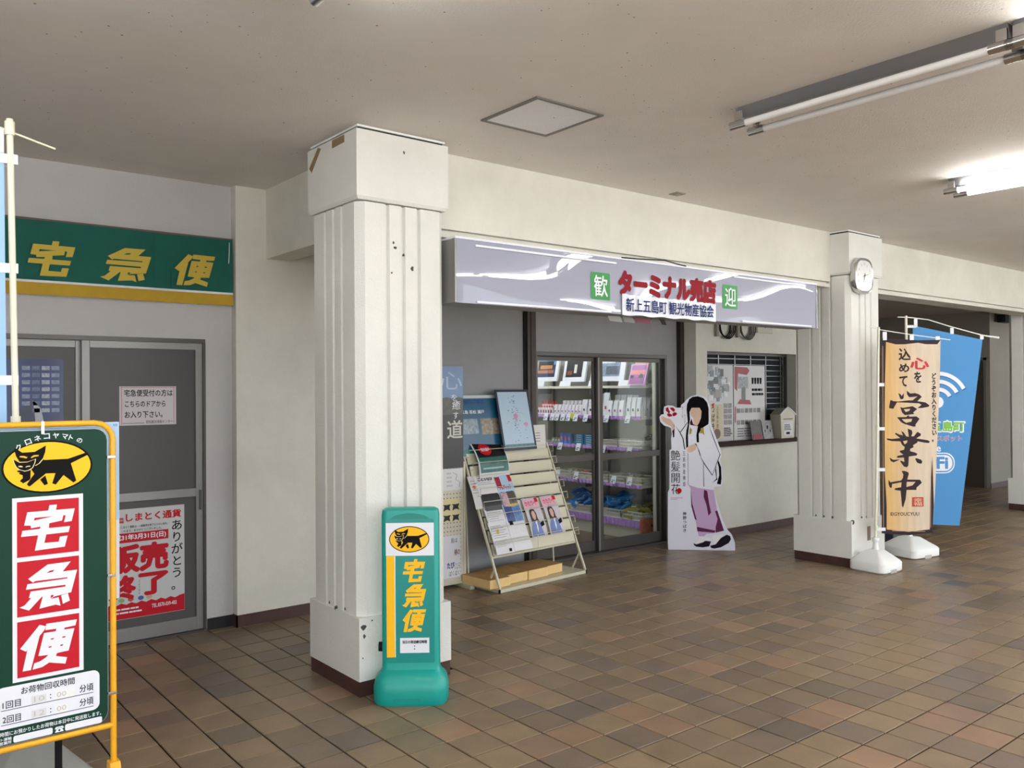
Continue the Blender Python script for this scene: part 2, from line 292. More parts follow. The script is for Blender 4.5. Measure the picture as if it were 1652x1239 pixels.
ST_SKIN = [[(0.212,1.367),(0.237,1.39),(0.306,1.386),(0.327,1.347),(0.319,1.304),(0.309,1.285),(0.313,1.257),(0.281,1.211),(0.243,1.226),(0.247,1.281),(0.221,1.312)],[(-0.067,1.294),(-0.05,1.306),(-0.019,1.286),(0.02,1.282),(0.054,1.239),(0.062,1.188),(0.05,1.164),(0.031,1.204),(-0.012,1.227),(-0.046,1.251)],[(0.183,0.981),(0.203,1.016),(0.257,1.035),(0.276,1.016),(0.264,0.977),(0.226,0.953),(0.187,0.953)]]
ST_COLLAR = [[(0.212,1.242),(0.228,1.281),(0.243,1.226),(0.274,1.211),(0.293,1.234),(0.389,1.23),(0.327,1.203),(0.285,1.207),(0.216,1.219)],[(0.257,1.039),(0.272,1.035),(0.302,0.961),(0.321,0.891),(0.302,0.93),(0.28,1.008)],[(0.054,1.235),(0.064,1.211),(0.061,1.102),(0.049,1.094),(0.042,1.157)]]
ST_RIBBON = [[(0.216,1.195),(0.231,1.172),(0.223,1.133),(0.204,1.125),(0.208,1.172)],[(0.316,1.187),(0.343,1.195),(0.346,1.148),(0.35,1.117),(0.327,1.14),(0.308,1.133)]]
ST_SKIRT = [[(0.186,0.638),(0.279,0.607),(0.435,0.585),(0.465,0.393),(0.531,0.191),(0.425,0.165),(0.363,0.158),(0.338,0.136),(0.288,0.136),(0.264,0.265),(0.228,0.411),(0.214,0.601)]]
ST_SKIRTDARK = [[(0.342,0.588),(0.373,0.576),(0.39,0.456),(0.408,0.367),(0.383,0.335),(0.365,0.437),(0.338,0.519)],[(0.446,0.38),(0.468,0.386),(0.531,0.191),(0.45,0.172),(0.451,0.228),(0.47,0.304)],[(0.27,0.227),(0.45,0.191),(0.438,0.171),(0.276,0.183)],[(0.214,0.601),(0.228,0.455),(0.271,0.29),(0.252,0.303),(0.219,0.429)]]
ST_SHOE = [[(0.239,0.069),(0.262,0.056),(0.325,0.076),(0.35,0.092),(0.406,0.086),(0.387,0.038),(0.325,0.028),(0.262,0.034),(0.241,0.05)],[(0.396,0.045),(0.449,0.058),(0.5,0.121),(0.556,0.153),(0.587,0.141),(0.596,0.11),(0.574,0.072),(0.499,0.03),(0.437,0.017),(0.406,0.023)]]
ST_SOCK = [[(0.304,0.129),(0.406,0.121),(0.406,0.092),(0.325,0.076),(0.263,0.069),(0.275,0.091)],[(0.419,0.14),(0.512,0.159),(0.515,0.14),(0.487,0.102),(0.437,0.058),(0.422,0.089)]]
ST_LINES = [[(0.073,1.211),(0.119,1.149),(0.15,1.086),(0.16,1.008),(0.166,0.981),(0.156,0.981),(0.149,1.016),(0.14,1.086),(0.111,1.145)],[(0.193,1.242),(0.119,1.141),(0.115,1.149),(0.188,1.246)],[(0.393,1.218),(0.434,1.109),(0.494,0.945),(0.502,0.93),(0.423,0.723),(0.34,0.844),(0.313,0.899),(0.317,0.9),(0.348,0.848),(0.423,0.735),(0.494,0.93),(0.426,1.109)],[(0.189,0.945),(0.193,0.945),(0.192,0.633),(0.188,0.633)],[(0.336,0.844),(0.341,0.84),(0.344,0.618),(0.338,0.618)]]
ST_FLOWER = [[(-0.018,1.388),(0.005,1.391),(0.013,1.36),(0.024,1.348),(0.012,1.329),(-0.003,1.345),(-0.02,1.36)],[(0.017,1.387),(0.052,1.391),(0.071,1.368),(0.059,1.344),(0.044,1.356),(0.032,1.368)],[(0.063,1.344),(0.082,1.34),(0.09,1.325),(0.07,1.307),(0.047,1.305),(0.043,1.329)],[(-0.007,1.329),(0.013,1.333),(0.039,1.321),(0.043,1.305),(0.012,1.298),(-0.003,1.309)]]
EI = [[(0.216,1.52),(0.238,1.508),(0.248,1.493),(0.268,1.52),(0.265,1.475),(0.252,1.462),(0.234,1.468)],[(0.295,1.542),(0.325,1.515),(0.369,1.519),(0.405,1.507),(0.43,1.485),(0.39,1.445),(0.462,1.434),(0.498,1.408),(0.491,1.394),(0.433,1.383),(0.389,1.383),(0.426,1.412),(0.404,1.425),(0.31,1.431),(0.204,1.436),(0.187,1.407),(0.171,1.378),(0.135,1.383),(0.133,1.396),(0.146,1.458),(0.172,1.447),(0.215,1.443),(0.303,1.453),(0.346,1.453),(0.39,1.489),(0.339,1.483),(0.314,1.482),(0.296,1.508)],[(0.233,1.392),(0.258,1.386),(0.346,1.4),(0.387,1.374),(0.351,1.344),(0.359,1.329),(0.276,1.319),(0.251,1.341)],[(0.265,1.373),(0.283,1.348),(0.316,1.359),(0.324,1.377)],[(0.203,1.301),(0.287,1.302),(0.301,1.316),(0.316,1.316),(0.312,1.305),(0.381,1.307),(0.408,1.285),(0.369,1.231),(0.373,1.217),(0.351,1.214),(0.286,1.235),(0.275,1.237),(0.242,1.254),(0.221,1.279)],[(0.246,1.283),(0.268,1.261),(0.286,1.25),(0.333,1.26),(0.341,1.286)]]
GYO = [[(0.107,1.11),(0.157,1.104),(0.231,1.112),(0.184,1.149),(0.187,1.161),(0.223,1.144),(0.256,1.136),(0.24,1.177),(0.264,1.161),(0.284,1.128),(0.309,1.123),(0.299,1.197),(0.336,1.182),(0.342,1.156),(0.331,1.127),(0.354,1.127),(0.388,1.168),(0.419,1.149),(0.417,1.133),(0.376,1.108),(0.484,1.09),(0.499,1.077),(0.49,1.065),(0.451,1.069),(0.386,1.082),(0.386,1.07),(0.345,1.046),(0.353,1.029),(0.32,1.013),(0.318,0.993),(0.365,0.98),(0.385,0.968),(0.377,0.953),(0.307,0.944),(0.302,0.862),(0.286,0.846),(0.261,0.854),(0.229,0.899),(0.233,0.908),(0.266,0.895),(0.262,0.936),(0.205,0.932),(0.197,0.943),(0.207,0.951),(0.258,0.961),(0.226,0.985),(0.226,0.997),(0.263,1.005),(0.271,1.03),(0.247,1.05),(0.231,1.083),(0.157,1.084),(0.112,1.096)],[(0.255,1.083),(0.271,1.054),(0.292,1.07),(0.296,1.091)],[(0.131,0.937),(0.164,0.916),(0.229,0.918),(0.168,0.892),(0.143,0.904)],[(0.364,0.923),(0.376,0.929),(0.417,0.915),(0.429,0.898),(0.421,0.879),(0.4,0.88),(0.38,0.89)]]
CHU = [[(0.24,0.814),(0.269,0.814),(0.302,0.801),(0.305,0.785),(0.291,0.736),(0.407,0.733),(0.423,0.706),(0.374,0.662),(0.373,0.641),(0.284,0.642),(0.275,0.561),(0.251,0.483),(0.241,0.495),(0.23,0.634),(0.177,0.643),(0.178,0.657),(0.235,0.667),(0.239,0.712),(0.153,0.696),(0.149,0.663),(0.133,0.663),(0.121,0.696),(0.121,0.737),(0.137,0.712),(0.235,0.728),(0.25,0.748),(0.256,0.781)],[(0.286,0.715),(0.282,0.668),(0.337,0.682),(0.366,0.715)]]
# ================================================================== THE SETTING
CEIL, YB, YL, YS = 2.955, 4.08, 5.64, 5.80          # porch ceiling, beam face, left door wall, shop front
# --- floor: grout bed with 200 mm quarry tiles
floor = struct(G().box(-4, 24, -3.4, 13, -.12, -.0055).obj('floor', mat('dark_grout', '20160F', .95, spec=.1)))
TX, TY, TS = .149, .154, .2
TM_OBJ, TM_ATT = tile_mat('quarry_tile', False), tile_mat('quarry_tile_far', True)
PAL = [lin(c) for c in ('82705A', '7C6B57', '86735B', '786856', '8A775F', '827059', '75665A', '88745D')]
WARM = [lin(c) for c in ('947860', '8E735C', '8C725E')]; GREYT = [lin(c) for c in ('6F6253', '6B5F55')]
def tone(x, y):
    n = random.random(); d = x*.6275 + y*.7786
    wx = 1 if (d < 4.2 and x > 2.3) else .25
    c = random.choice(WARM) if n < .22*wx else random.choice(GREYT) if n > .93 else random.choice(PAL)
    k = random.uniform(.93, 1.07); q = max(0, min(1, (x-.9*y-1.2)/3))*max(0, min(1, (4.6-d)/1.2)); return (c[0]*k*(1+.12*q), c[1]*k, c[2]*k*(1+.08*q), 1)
def tile_geo(j=.0036, h=.006, c=.002):
    a = TS/2-j; b = a-c
    return [(-a, -a, -h), (a, -a, -h), (a, a, -h), (-a, a, -h), (-a, -a, -c), (a, -a, -c), (a, a, -c), (-a, a, -c), (-b, -b, 0), (b, -b, 0), (b, b, 0), (-b, b, 0)], \
        [(0, 1, 5, 4), (1, 2, 6, 5), (2, 3, 7, 6), (3, 0, 4, 7), (4, 5, 9, 8), (5, 6, 10, 9), (6, 7, 11, 10), (7, 4, 8, 11), (8, 9, 10, 11)]
TV, TF = tile_geo()
BLOCK = [(2.115, 2.685, 3.885, 4.455), (6.93, 7.50, 3.90, 4.47), (11.745, 12.315, 3.9, 4.47)]
def hidden(x, y):
    if any(a+.02 < x < b-.02 and c+.02 < y < d-.02 for a, b, c, d in BLOCK): return True
    if x < 2.15 and y > 5.75: return True
    if 2.15 <= x < 6.95 and y > 5.87: return True
    if 6.95 <= x < 9.3 and y > 5.72: return True
    if x > 14.0 and y > 5.6: return True
    return False
cells = []
for i in range(-20, 95):
    for j in range(-17, 60):
        x, y = TX+(i+.5)*TS, TY+(j+.5)*TS
        if hidden(x, y): continue
        p = Vector((x, y, -EYE[2])); d = p.dot(fw); area = 0
        if d > .5:
            px, py = 826+FPX*p.dot(rr)/d, 619.5-FPX*p.dot(uu)/d
            if -30 < px < 1680 and py < 1262: area = 1/d**3
        if x < 1.0 and y < 3.4: area = 0
        cells.append((area, x, y))
cells.sort(key=lambda c: -c[0])
tme = bpy.data.meshes.new('tile'); tme.from_pydata(TV, [], TF); tme.materials.append(TM_OBJ)
fv, ff, fc = [], [], []
for k, (a, x, y) in enumerate(cells):
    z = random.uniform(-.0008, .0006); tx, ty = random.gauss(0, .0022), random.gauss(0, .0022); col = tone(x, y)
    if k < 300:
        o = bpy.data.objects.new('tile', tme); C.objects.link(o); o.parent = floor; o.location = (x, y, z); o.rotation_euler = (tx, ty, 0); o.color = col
    else:
        n = len(fv)
        for vx, vy, vz in TV: fv.append((x+vx, y+vy, z+vz+vx*-ty+vy*tx))
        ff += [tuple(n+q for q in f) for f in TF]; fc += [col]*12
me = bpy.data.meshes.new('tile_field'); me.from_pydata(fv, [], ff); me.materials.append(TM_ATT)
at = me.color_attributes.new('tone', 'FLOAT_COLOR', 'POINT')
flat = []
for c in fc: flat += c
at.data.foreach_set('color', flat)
o = bpy.data.objects.new('tile_field', me); C.objects.link(o); o.parent = floor; o['kind'] = 'stuff'
# ground outside the open side
struct(G().box(-30, 50, -60, -3.4, -.3, -.14).obj('ground_outside', mat('pale_quay_concrete', 'D2CFC6', .9, var=.15, vscale=.5)))
# --- ceiling slab with the hatch opening filled by its own panel
struct(G().box(-4, 24, -3.4, 4.1, CEIL, CEIL+.2).box(-4, 6.9, 4.1, 5.9, CEIL, CEIL+.2).obj('ceiling', M_CEIL))
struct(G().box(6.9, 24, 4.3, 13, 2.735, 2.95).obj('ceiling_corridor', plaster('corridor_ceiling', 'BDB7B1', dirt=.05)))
# --- pillars
def pillar(x0, y0, chips=()):
    h = .285; cx, cy = x0+h, y0+h
    g = G().box(x0, x0+.57, y0, y0+.57, .08, .405)
    def sec(z, i=.012, cfr=.04, fl=True):
        a = h-i; pts = []
        def side():
            r = [(-a+cfr, -a)]
            if fl:
                for f in (-.097, 0, .097): r += [(f-.013, -a), (f-.008, -a+.02), (f+.008, -a+.02), (f+.013, -a)]
            r.append((a-cfr, -a)); return r
        for k in range(4):
            for u, v in side():
                for _ in range(k): u, v = -v, u
                pts.append((cx+u, cy+v, z))
        return pts
    g.ring([sec(.405), sec(.43), sec(2.54), sec(2.56)])
    g.box(x0, x0+.57, y0, y0+.57, 2.585, 2.93); g.ring([[(cx+u*(h-.012), cy+v*(h-.012), 2.568) for u, v in ((-1, -1), (1, -1), (1, 1), (-1, 1))], [(cx+u*h, cy+v*h, 2.585) for u, v in ((-1, -1), (1, -1), (1, 1), (-1, 1))]])
    p = struct(g.obj('pillar', M_PIL)); p['label'] = 'white painted square concrete pillar with three grooves on each side'
    G().box(x0+.022, x0+.548, y0+.022, y0+.548, 2.93, 2.945).obj('shadow_gap', M_DARK, p)
    G().box(x0+.012, x0+.558, y0+.012, y0+.558, 2.944, CEIL+.002).obj('ceiling_trim', M_WHITE, p)
    G().box(x0+.004, x0+.566, y0+.004, y0+.566, 0, .08).obj('skirting_tile', M_SKIRT, p)
    for f, u, z, r in chips:                     # flaked paint
        rd = random.Random(int(z*1000)); pts = [(r*rd.uniform(.5, 1.2)*math.cos(t), r*rd.uniform(.5, 1.5)*math.sin(t)) for t in [i*.9 for i in range(7)]]
        if f == 'f': q = G().prism([(u+a, z+b) for a, b in pts], y0-.0012+(.012 if .41 < z < 2.58 else 0), y0+.02)
        else: q = G().ring([[(x0-.0012+(.012 if .41 < z < 2.58 else 0), u+a, z+b) for a, b in pts], [(x0+.02, u+a, z+b) for a, b in pts]])
        q.obj('flaked_paint', M_CHIP, p)
    return p
M_CHIP = mat('bare_concrete_chip', '4E4A45', .9)
p1 = pillar(2.115, 3.885, [('f', 2.338, 2.36, .008), ('f', 2.348, 2.335, .011), ('f', 2.455, 2.23, .011), ('f', 2.327, 2.2, .006), ('f', 2.402, 2.3, .006), ('f', 2.4, 2.85, .008), ('f', 2.14, .36, .016), ('f', 2.145, .31, .01), ('f', 2.19, .385, .005),
    ('l', 4.24, .42, .01), ('l', 4.15, .41, .01), ('l', 4.06, .42, .01), ('f', 2.135, .2, .005), ('f', 2.3, .45, .012)])
p2 = pillar(6.93, 3.90, [('f', 6.96, .39, .02), ('l', 4.25, .42, .011), ('l', 4.17, .42, .011), ('l', 4.09, .42, .011), ('f', 7.13, .42, .008), ('f', 7.2, .42, .008)])
p3 = pillar(11.745, 3.90); p0 = pillar(-2.70, 3.885)
for x in (2.115, 6.93, 11.745, 16.5): pillar(x, -3.35)
# --- beams
def beam(x0, x1, name='beam_front'):
    g = G().box(x0, x1, YB, YB+.26, 2.514, CEIL); g.box(x0, x1, YB+.04, YB+.22, 2.496, 2.514); g.box(x0, x1, YB+.004, YB+.256, 2.466, 2.496)
    return struct(g.obj(name, M_WALL))
beam(2.685, 6.93); beam(7.5, 11.745); beam(12.315, 16.6)
struct(G().box(2.335, 2.515, 4.455, 5.57, 2.482, CEIL).obj('beam_cross', M_WALL))
struct(G().box(-4, -3.8, .4, 6, 0, CEIL).obj('wall_light_block', M_WALL))  # unseen wall, added and cut short to hold back light from the left
struct(G().box(23.8, 24, 3, 13, 0, CEIL).obj('wall_far_right', M_WALL))
# --- left door wall and pier
g = G().box(-4, -.30, YL, YL+.16, 0, CEIL).box(-.30, 1.942, YL, YL+.16, 1.922, CEIL).box(1.942, 2.12, YL, YL+.16, 0, CEIL)
struct(g.obj('wall_left', M_GREYWALL))
struct(G().box(2.122, 3.0, 5.57, 5.83, 0, CEIL).obj('wall_pier', M_WALL))
struct(G().box(1.945, 2.122, YL-.006, YL, 0, .075).obj('baseboard_left', M_BLACKSKIRT))
struct(G().box(2.114, 3.0, 5.562, 5.57, 0, .08).box(2.114, 2.122, 5.562, YL-.006, 0, .08).obj('baseboard_pier', M_SKIRT))
struct(G().box(-4, 2.122, 6.6, 6.7, 0, CEIL).obj('wall_office_back', M_DARK))
# door_1: three grey sliding leaves
d1 = struct(G().box(-.30, 1.94, YL-.002, YL+.12, 1.895, 1.922).box(1.925, 1.942, YL-.002, YL+.12, .012, 1.895).box(-.30, -.285, YL-.002, YL+.12, .012, 1.895).box(-.3, 1.942, YL-.01, YL+.12, 0, .012).obj('door_1', M_ALU))
def leaf(x0, x1, y, parent, ztop=1.895):
    l = G().box(x0, x0+.045, y, y+.03, .014, ztop).box(x1-.045, x1, y, y+.03, .014, ztop).box(x0+.045, x1-.045, y, y+.03, ztop-.045, ztop).box(x0+.045, x1-.045, y, y+.03, .014, .1).box(x0+.045, x1-.045, y, y+.03, .888, .943).obj('door_leaf', M_ALUL, parent, bevel=.002)
    G().box(x0+.045, x1-.045, y+.012, y+.018, .943, ztop-.045).obj('pane', M_FILM, l); G().box(x0+.045, x1-.045, y+.012, y+.018, .1, .888).obj('pane', M_FILM, l)
    return l
lf = leaf(1.197, 1.925, YL+.008, d1); leaf(.45, 1.215, YL+.045, d1); leaf(-.285, .465, YL+.008, d1)
G().box(1.9, 1.912, YL-.004, YL+.01, .80, .93).obj('pull_handle', M_ALU, lf)
# --- shop front
g = G().box(2.95, 4.82, YS, YS+.08, 0, CEIL).box(4.92, 6.95, YS, YS+.08, 1.917, CEIL).box(6.702, 6.95, YS, YS+.08, 0, 1.917)
struct(g.obj('wall_shop_front', M_PANEL))
def post(x0, x1, n):
    t = struct(G().box(x0, x1, YS-.045, YS+.09, 0, CEIL).obj(n, M_POST, bevel=.004))
    G().box(x0+.03, x0+.042, YS-.0465, YS-.044, 0, CEIL).obj('groove', M_DARK, t); G().box(x0-.018, x0, YS-.02, YS+.05, 0, CEIL).obj('seal', M_DARK, t)
post(4.822, 4.92, 'trim_1'); post(6.90, 6.965, 'trim_2')
# interior shell of the shop
struct(G().box(2.9, 2.95, YS+.08, 9.3, 0, 2.7).obj('wall_shop_left', M_SHELF)); struct(G().box(2.9, 7.2, 9.3, 9.4, 0, 2.7).obj('wall_shop_back', M_SHELF))
struct(G().box(6.98, 7.1, YS+.16, 9.3, 0, 2.7).obj('wall_shop_right', M_SHELF)); struct(G().box(2.9, 7.1, YS+.08, 9.4, 2.62, 2.72).obj('ceiling_shop', M_SHELF))
struct(G().box(2.9, 7.0, YS+.08, 9.35, -.003, .002).obj('floor_shop', mat('shop_vinyl', '5E4A3C', .3)))
# door_2: shop sliding doors
d2 = struct(G().box(4.92, 6.70, YS-.03, YS+.1, 1.88, 1.915).box(4.92, 4.95, YS-.03, YS+.1, 0, 1.88).box(6.665, 6.70, YS-.03, YS+.1, 0, 1.88).box(4.95, 6.665, YS-.045, YS+.1, 0, .02).obj('door_2', M_ALU, bevel=.002))
def gleaf(x0, x1, y, a, b):
    l = G().box(x0, x0+a, y, y+.032, .022, 1.878).box(x1-b, x1, y, y+.032, .022, 1.878).box(x0+a, x1-b, y, y+.032, 1.84, 1.878).box(x0+a, x1-b, y, y+.032, .022, .118).box(x0+a, x1-b, y, y+.032, .89, .95).obj('door_leaf', M_ALU, d2, bevel=.002)
    G().box(x0+a, x1-b, y+.014, y+.019, .95, 1.84).obj('pane', M_GLASS, l); G().box(x0+a, x1-b, y+.014, y+.019, .118, .89).obj('pane', M_GLASS, l)
    return l
gl = gleaf(4.95, 5.76, YS+.05, .03, .04); gr = gleaf(5.738, 6.665, YS+.01, .068, .05)
G().box(5.742, 5.757, YS+.004, YS+.012, .024, 1.876).obj('edge_strip', M_ALUL, gr)
lab(G().box(6.60, 6.615, YS+.05, YS+.09, .03, 1.87).obj('inner_post', M_SHELF, d2), 'pale inner door post')
# --- ticket window wall
W0, W1, Z0, Z1 = 7.13, 8.76, .965, 1.962
g = G().box(6.95, W0, 5.60, 5.9, 0, 2.74).box(W1, 9.3, 5.60, 5.9, 0, 2.74).box(W0, W1, 5.60, 5.9, 0, Z0).box(W0, W1, 5.60, 5.9, Z1, 2.74).box(6.95, 7.06, 5.9, 6.0, 0, 2.74).box(9.2, 9.3, 5.9, 13, 0, 2.74)
struct(g.obj('wall_right', M_WALL))
struct(G().box(6.942, 9.308, 5.588, 5.6, 0, .08).box(6.942, 6.95, 5.6, 5.76, 0, .08).obj('baseboard_right', M_SKIRT))
wn = struct(G().frame(W0, W1, 1.0, Z1, 5.72, 5.75, .025).obj('window_1', M_ALU))
G().box(W0-.02, W1+.02, 5.555, 5.75, .955, 1.0).obj('window_sill', mat('dark_brown_wood', '2E1814', .6, var=.2, spec=.2), wn, bevel=.004)
G().box(W0, W1, 5.80, 5.88, Z0, Z1).obj('shutter_back', mat('window_dark', '0E1012', .8, spec=.1), wn)
for k in range(15):
    z = 1.02+k*.063; G().box(W0+.02, W1-.02, 5.765, 5.772, z, z+.008).box(W0+.02, W1-.02, 5.774, 5.778, z+.008, z+.058).obj('shutter_slat', mat('shutter_grey', '1F2226', .7, spec=.2), wn); G().box(W0+.02, W1-.02, 5.758, 5.762, z+.056, z+.062).obj('shutter_rod', M_STEEL, wn)
for k in range(6):
    x = W0+.1+k*.29; G().box(x, x+.012, 5.758, 5.765, 1.0, 1.95).obj('shutter_link', M_STEEL, wn)
# --- corridor to the right
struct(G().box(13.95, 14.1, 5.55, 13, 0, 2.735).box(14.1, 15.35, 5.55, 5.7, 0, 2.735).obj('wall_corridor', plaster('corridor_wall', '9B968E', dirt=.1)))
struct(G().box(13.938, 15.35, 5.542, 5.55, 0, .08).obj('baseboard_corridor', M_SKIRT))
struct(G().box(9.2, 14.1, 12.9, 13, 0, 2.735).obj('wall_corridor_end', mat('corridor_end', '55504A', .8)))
d3 = struct(G().box(13.93, 13.95, 5.6, 5.64, .0, 2.02).box(13.93, 13.95, 6.5, 6.54, .0, 2.02).box(13.93, 13.95, 5.6, 6.54, 1.98, 2.02).obj('door_3', M_ALUL))
G().box(13.936, 13.95, 5.64, 6.5, 0, 1.98).obj('door_leaf', mat('olive_brown_door', '4A4238', .6), d3)
d4 = struct(G().box(15.35, 15.39, 5.5, 5.6, 0, 2.1).obj('door_4', M_WHITE)); G().box(15.39, 16.4, 5.53, 5.56, 0, 2.1).obj('door_leaf', mat('grey_door', '6C6A68', .5), d4)
struct(G().box(15.39, 18, 5.56, 5.7, 0, 2.735).obj('wall_corridor_right', MATS['corridor_wall']))

# ================================================================== CEILING FITTINGS
h = thing('access_hatch', 'square grey speckled access panel with dark metal rim in the ceiling', 'access panel', (2.605, 3.02, CEIL))
G().box(-.012, .43, -.006, .012, -.008, 0).box(-.012, .43, .418, .437, -.008, 0).box(-.012, .006, .012, .418, -.008, 0).box(.412, .43, .012, .418, -.008, 0).obj('rim', M_STEEL2 if 'M_STEEL2' in globals() else mat('rim_grey', '77736F', .5, .3), h)
G().box(.006, .412, .012, .418, -.004, 0).obj('panel', plaster('hatch_panel', 'F2F3F4', pits=True, dirt=.03), h)
v = thing('ceiling_vent', 'small flat grey square plate on the ceiling above the shop sign', 'ceiling plate', (4.68, 3.925, CEIL))
G().box(-.045, .045, -.04, .04, -.006, 0).obj('plate', mat('vent_grey', '8B8378', .6), v); G().box(-.02, .02, -.018, .018, -.009, -.006).obj('knob', M_STEEL, v)
def lamp(x, y1, lit, label, grp=None, L=1.2):
    t = thing('fluorescent_fixture', label, 'ceiling light', (x, y1-L/2, CEIL), 0, grp)
    tr = [(-.075, 0), (-.045, -.05), (.045, -.05), (.075, 0)]
    G().ring([[(a, -L/2-.02, b) for a, b in tr], [(a, L/2+.02, b) for a, b in tr]]).obj('reflector_tray', M_STEEL, t)
    for s in (-1, 1):
        xx = s*.075
        G().tube([(xx, -L/2+.03, -.085), (xx, L/2-.03, -.085)], .0155, 12).obj('lit_tube' if lit else 'tube', M_TUBEON if lit else M_TUBEOFF, t, smooth=True)
        for e in (-1, 1):
            y0 = e*(L/2-.0); G().tube([(xx, y0-.045, -.085), (xx, y0+.045, -.085)], .021, 10).box(xx-.006, xx+.006, y0-.02, y0+.02, -.07, -.02).box(min(xx, 0), max(xx, 0), y0-.01, y0+.01, -.03, -.02).obj('socket', M_CHROME, t, smooth=True)
    return t
lamp(3.555, 2.53, False, 'unlit double fluorescent ceiling light, the upper one at right')
lamp(3.555, 1.27, True, 'lit double fluorescent ceiling light next to the unlit one, beyond the frame', 'lit lights beyond the frame')
lamp(5.86, 2.53, True, 'glaring lit double fluorescent ceiling light near the right edge')
for x, y in ((5.86, 1.27), (1.18, 2.54), (1.25, 1.3), (3.555, .0), (5.86, 0), (8.2, 1.27), (8.2, 0), (8.2, 2.53), (10.5, .0), (10.5, 1.27), (10.5, 2.53), (-.6, 3.3)):
    lamp(x, y, True, 'lit double fluorescent ceiling light outside the frame', 'lit lights beyond the frame')
# shop interior lamps
for x, y in ((4.6, 6.9), (5.9, 6.6), (5.9, 7.9)):
    t = thing('shop_light', 'lit tube light on the ceiling inside the shop', 'ceiling light', (x, y, 2.62), 0, 'lights inside the shop')
    G().box(-.06, .06, -.62, .62, -.04, 0).obj('tray', M_WHITE, t); G().tube([(0, -.58, -.065), (0, .58, -.065)], .016, 10).obj('lit_tube', M_SHOPTUBE, t)
t = thing('wall_spotlight', 'dark bracket lamp fixed high beside the far right pillar', 'lamp', (13.95, 5.5, 2.735))
G().box(.15, .45, -.12, .0, -.17, -.05).obj('housing', M_DARK, t); G().box(.2, .24, -.08, -.04, -.05, 0).obj('bracket', M_STEEL, t)
t = thing('smoke_detector', 'small round detector on the corridor ceiling above the blue banner', 'smoke detector', (12.7, 5.4, 2.735))
G().lathe([(.07, 0), (.07, -.015), (.05, -.03), (.0, -.032)], n=16).obj('body', mat('detector_grey', '77706A', .6), t, smooth=True)
# ================================================================== THINGS, LEFT SIDE
WORLD = []
def wthing(name, label, cat, loc, group=None):      # parts are modelled in world coordinates and hung on an Empty at the base
    t = thing(name, label, cat, loc, 0, group); WORLD.append(t); return t
def water_base(p, s=1.0, m=None, sz=1.0, rot=0):
    m = m or M_WHITE; prof = [(.92, 0, .045), (1, .012, .05), (1, .075, .05), (.93, .092, .05), (.36, .172, .03), (.2, .178, .02), (.16, .178, .02)]
    g = G(); rings = []
    for k, z, r in prof:
        h = .205*k*s; pts = []
        for cx, cy, a in ((h-r*k, -h+r*k, -90), (h-r*k, h-r*k, 0), (-h+r*k, h-r*k, 90), (-h+r*k, -h+r*k, 180)):
            for i in range(5):
                t = math.radians(a+22.5*i); pts.append((cx+r*k*math.cos(t), cy+r*k*math.sin(t), z*sz))
        rings.append(pts)
    b = g.ring(rings).obj('water_tank', m, p, smooth=True, rotz=rot)
    G().box(-.045, .045, -.207*s, -.185*s, .0, .03).obj('handle_slot', mat('slot_shadow', 'B5B5B2', .6), b)
    h = .178*(sz-1)
    G().lathe([(.0, .17+h), (.032, .17+h), (.024, .2+h), (.022, .245+h), (.03, .246+h), (.032, .252+h), (.032, .272+h), (.028, .278+h), (.0, .278+h)], n=18).obj('pole_socket', m, p, smooth=True)

# --- yellow framed courier sign
t = wthing('courier_sign', 'dark green courier sign in a yellow tube frame with a black cat emblem, front left', 'sign', (.585, 3.255, 0))
X0, X1, ZT = .381, .789, 1.468
arc = [(X0, 3.255, .02), (X0, 3.255, ZT-.06)] + [(X0+.06-.06*math.cos(a), 3.255, ZT-.06+.06*math.sin(a)) for a in (.4, .8, 1.2)] + [(X0+.06, 3.255, ZT), (X1-.06, 3.255, ZT)] + [(X1-.06+.06*math.sin(a), 3.255, ZT-.06+.06*math.cos(a)) for a in (.4, .8, 1.2)] + [(X1, 3.255, ZT-.06), (X1, 3.255, .02)]
G().tube(arc, .0105, 10).tube([(X0, 3.255, .392), (X1, 3.255, .392)], .0105, 10).obj('tube_frame', M_YTUBE, t, smooth=True)
for x in (X0, X1):
    n = len(G().v); G().hexa([(x-.018, 3.1, 0), (x+.018, 3.1, 0), (x+.018, 3.335, 0), (x-.018, 3.335, 0), (x-.018, 3.235, .265), (x+.018, 3.235, .265), (x+.018, 3.275, .265), (x-.018, 3.275, .265)]).obj('foot', M_YTUBE, t, bevel=.003)
pn = G().prism(rrect(.402, .769, .408, 1.447, .04), 3.25, 3.258).obj('panel', M_GREEN, t)
G().prism(rrect(.3995, .7715, .4055, 1.4495, .042), 3.252, 3.2575).obj('panel_edge', M_STEEL, t)
Y0 = 3.2492
fill('white_column', [rect(.4755, .691, .609, 1.2235)], M_WPRINT, pn, Y0)
for k, (z0, z1, gl_) in enumerate(((1.024, 1.21, GLYPH_TAKU), (.825, 1.009, GLYPH_KYU), (.622, .809, GLYPH_BIN))):
    fill('red_square', [rect(.489, .6775, z0, z1)], M_RED, pn, Y0-.0006)
    fill('lettering', gl_, M_WPRINT, pn, Y0-.0012, aff(.489, .6775, z0, z1))
cat_logo(.583, 1.3235, .1325, .0838, Y0, pn)
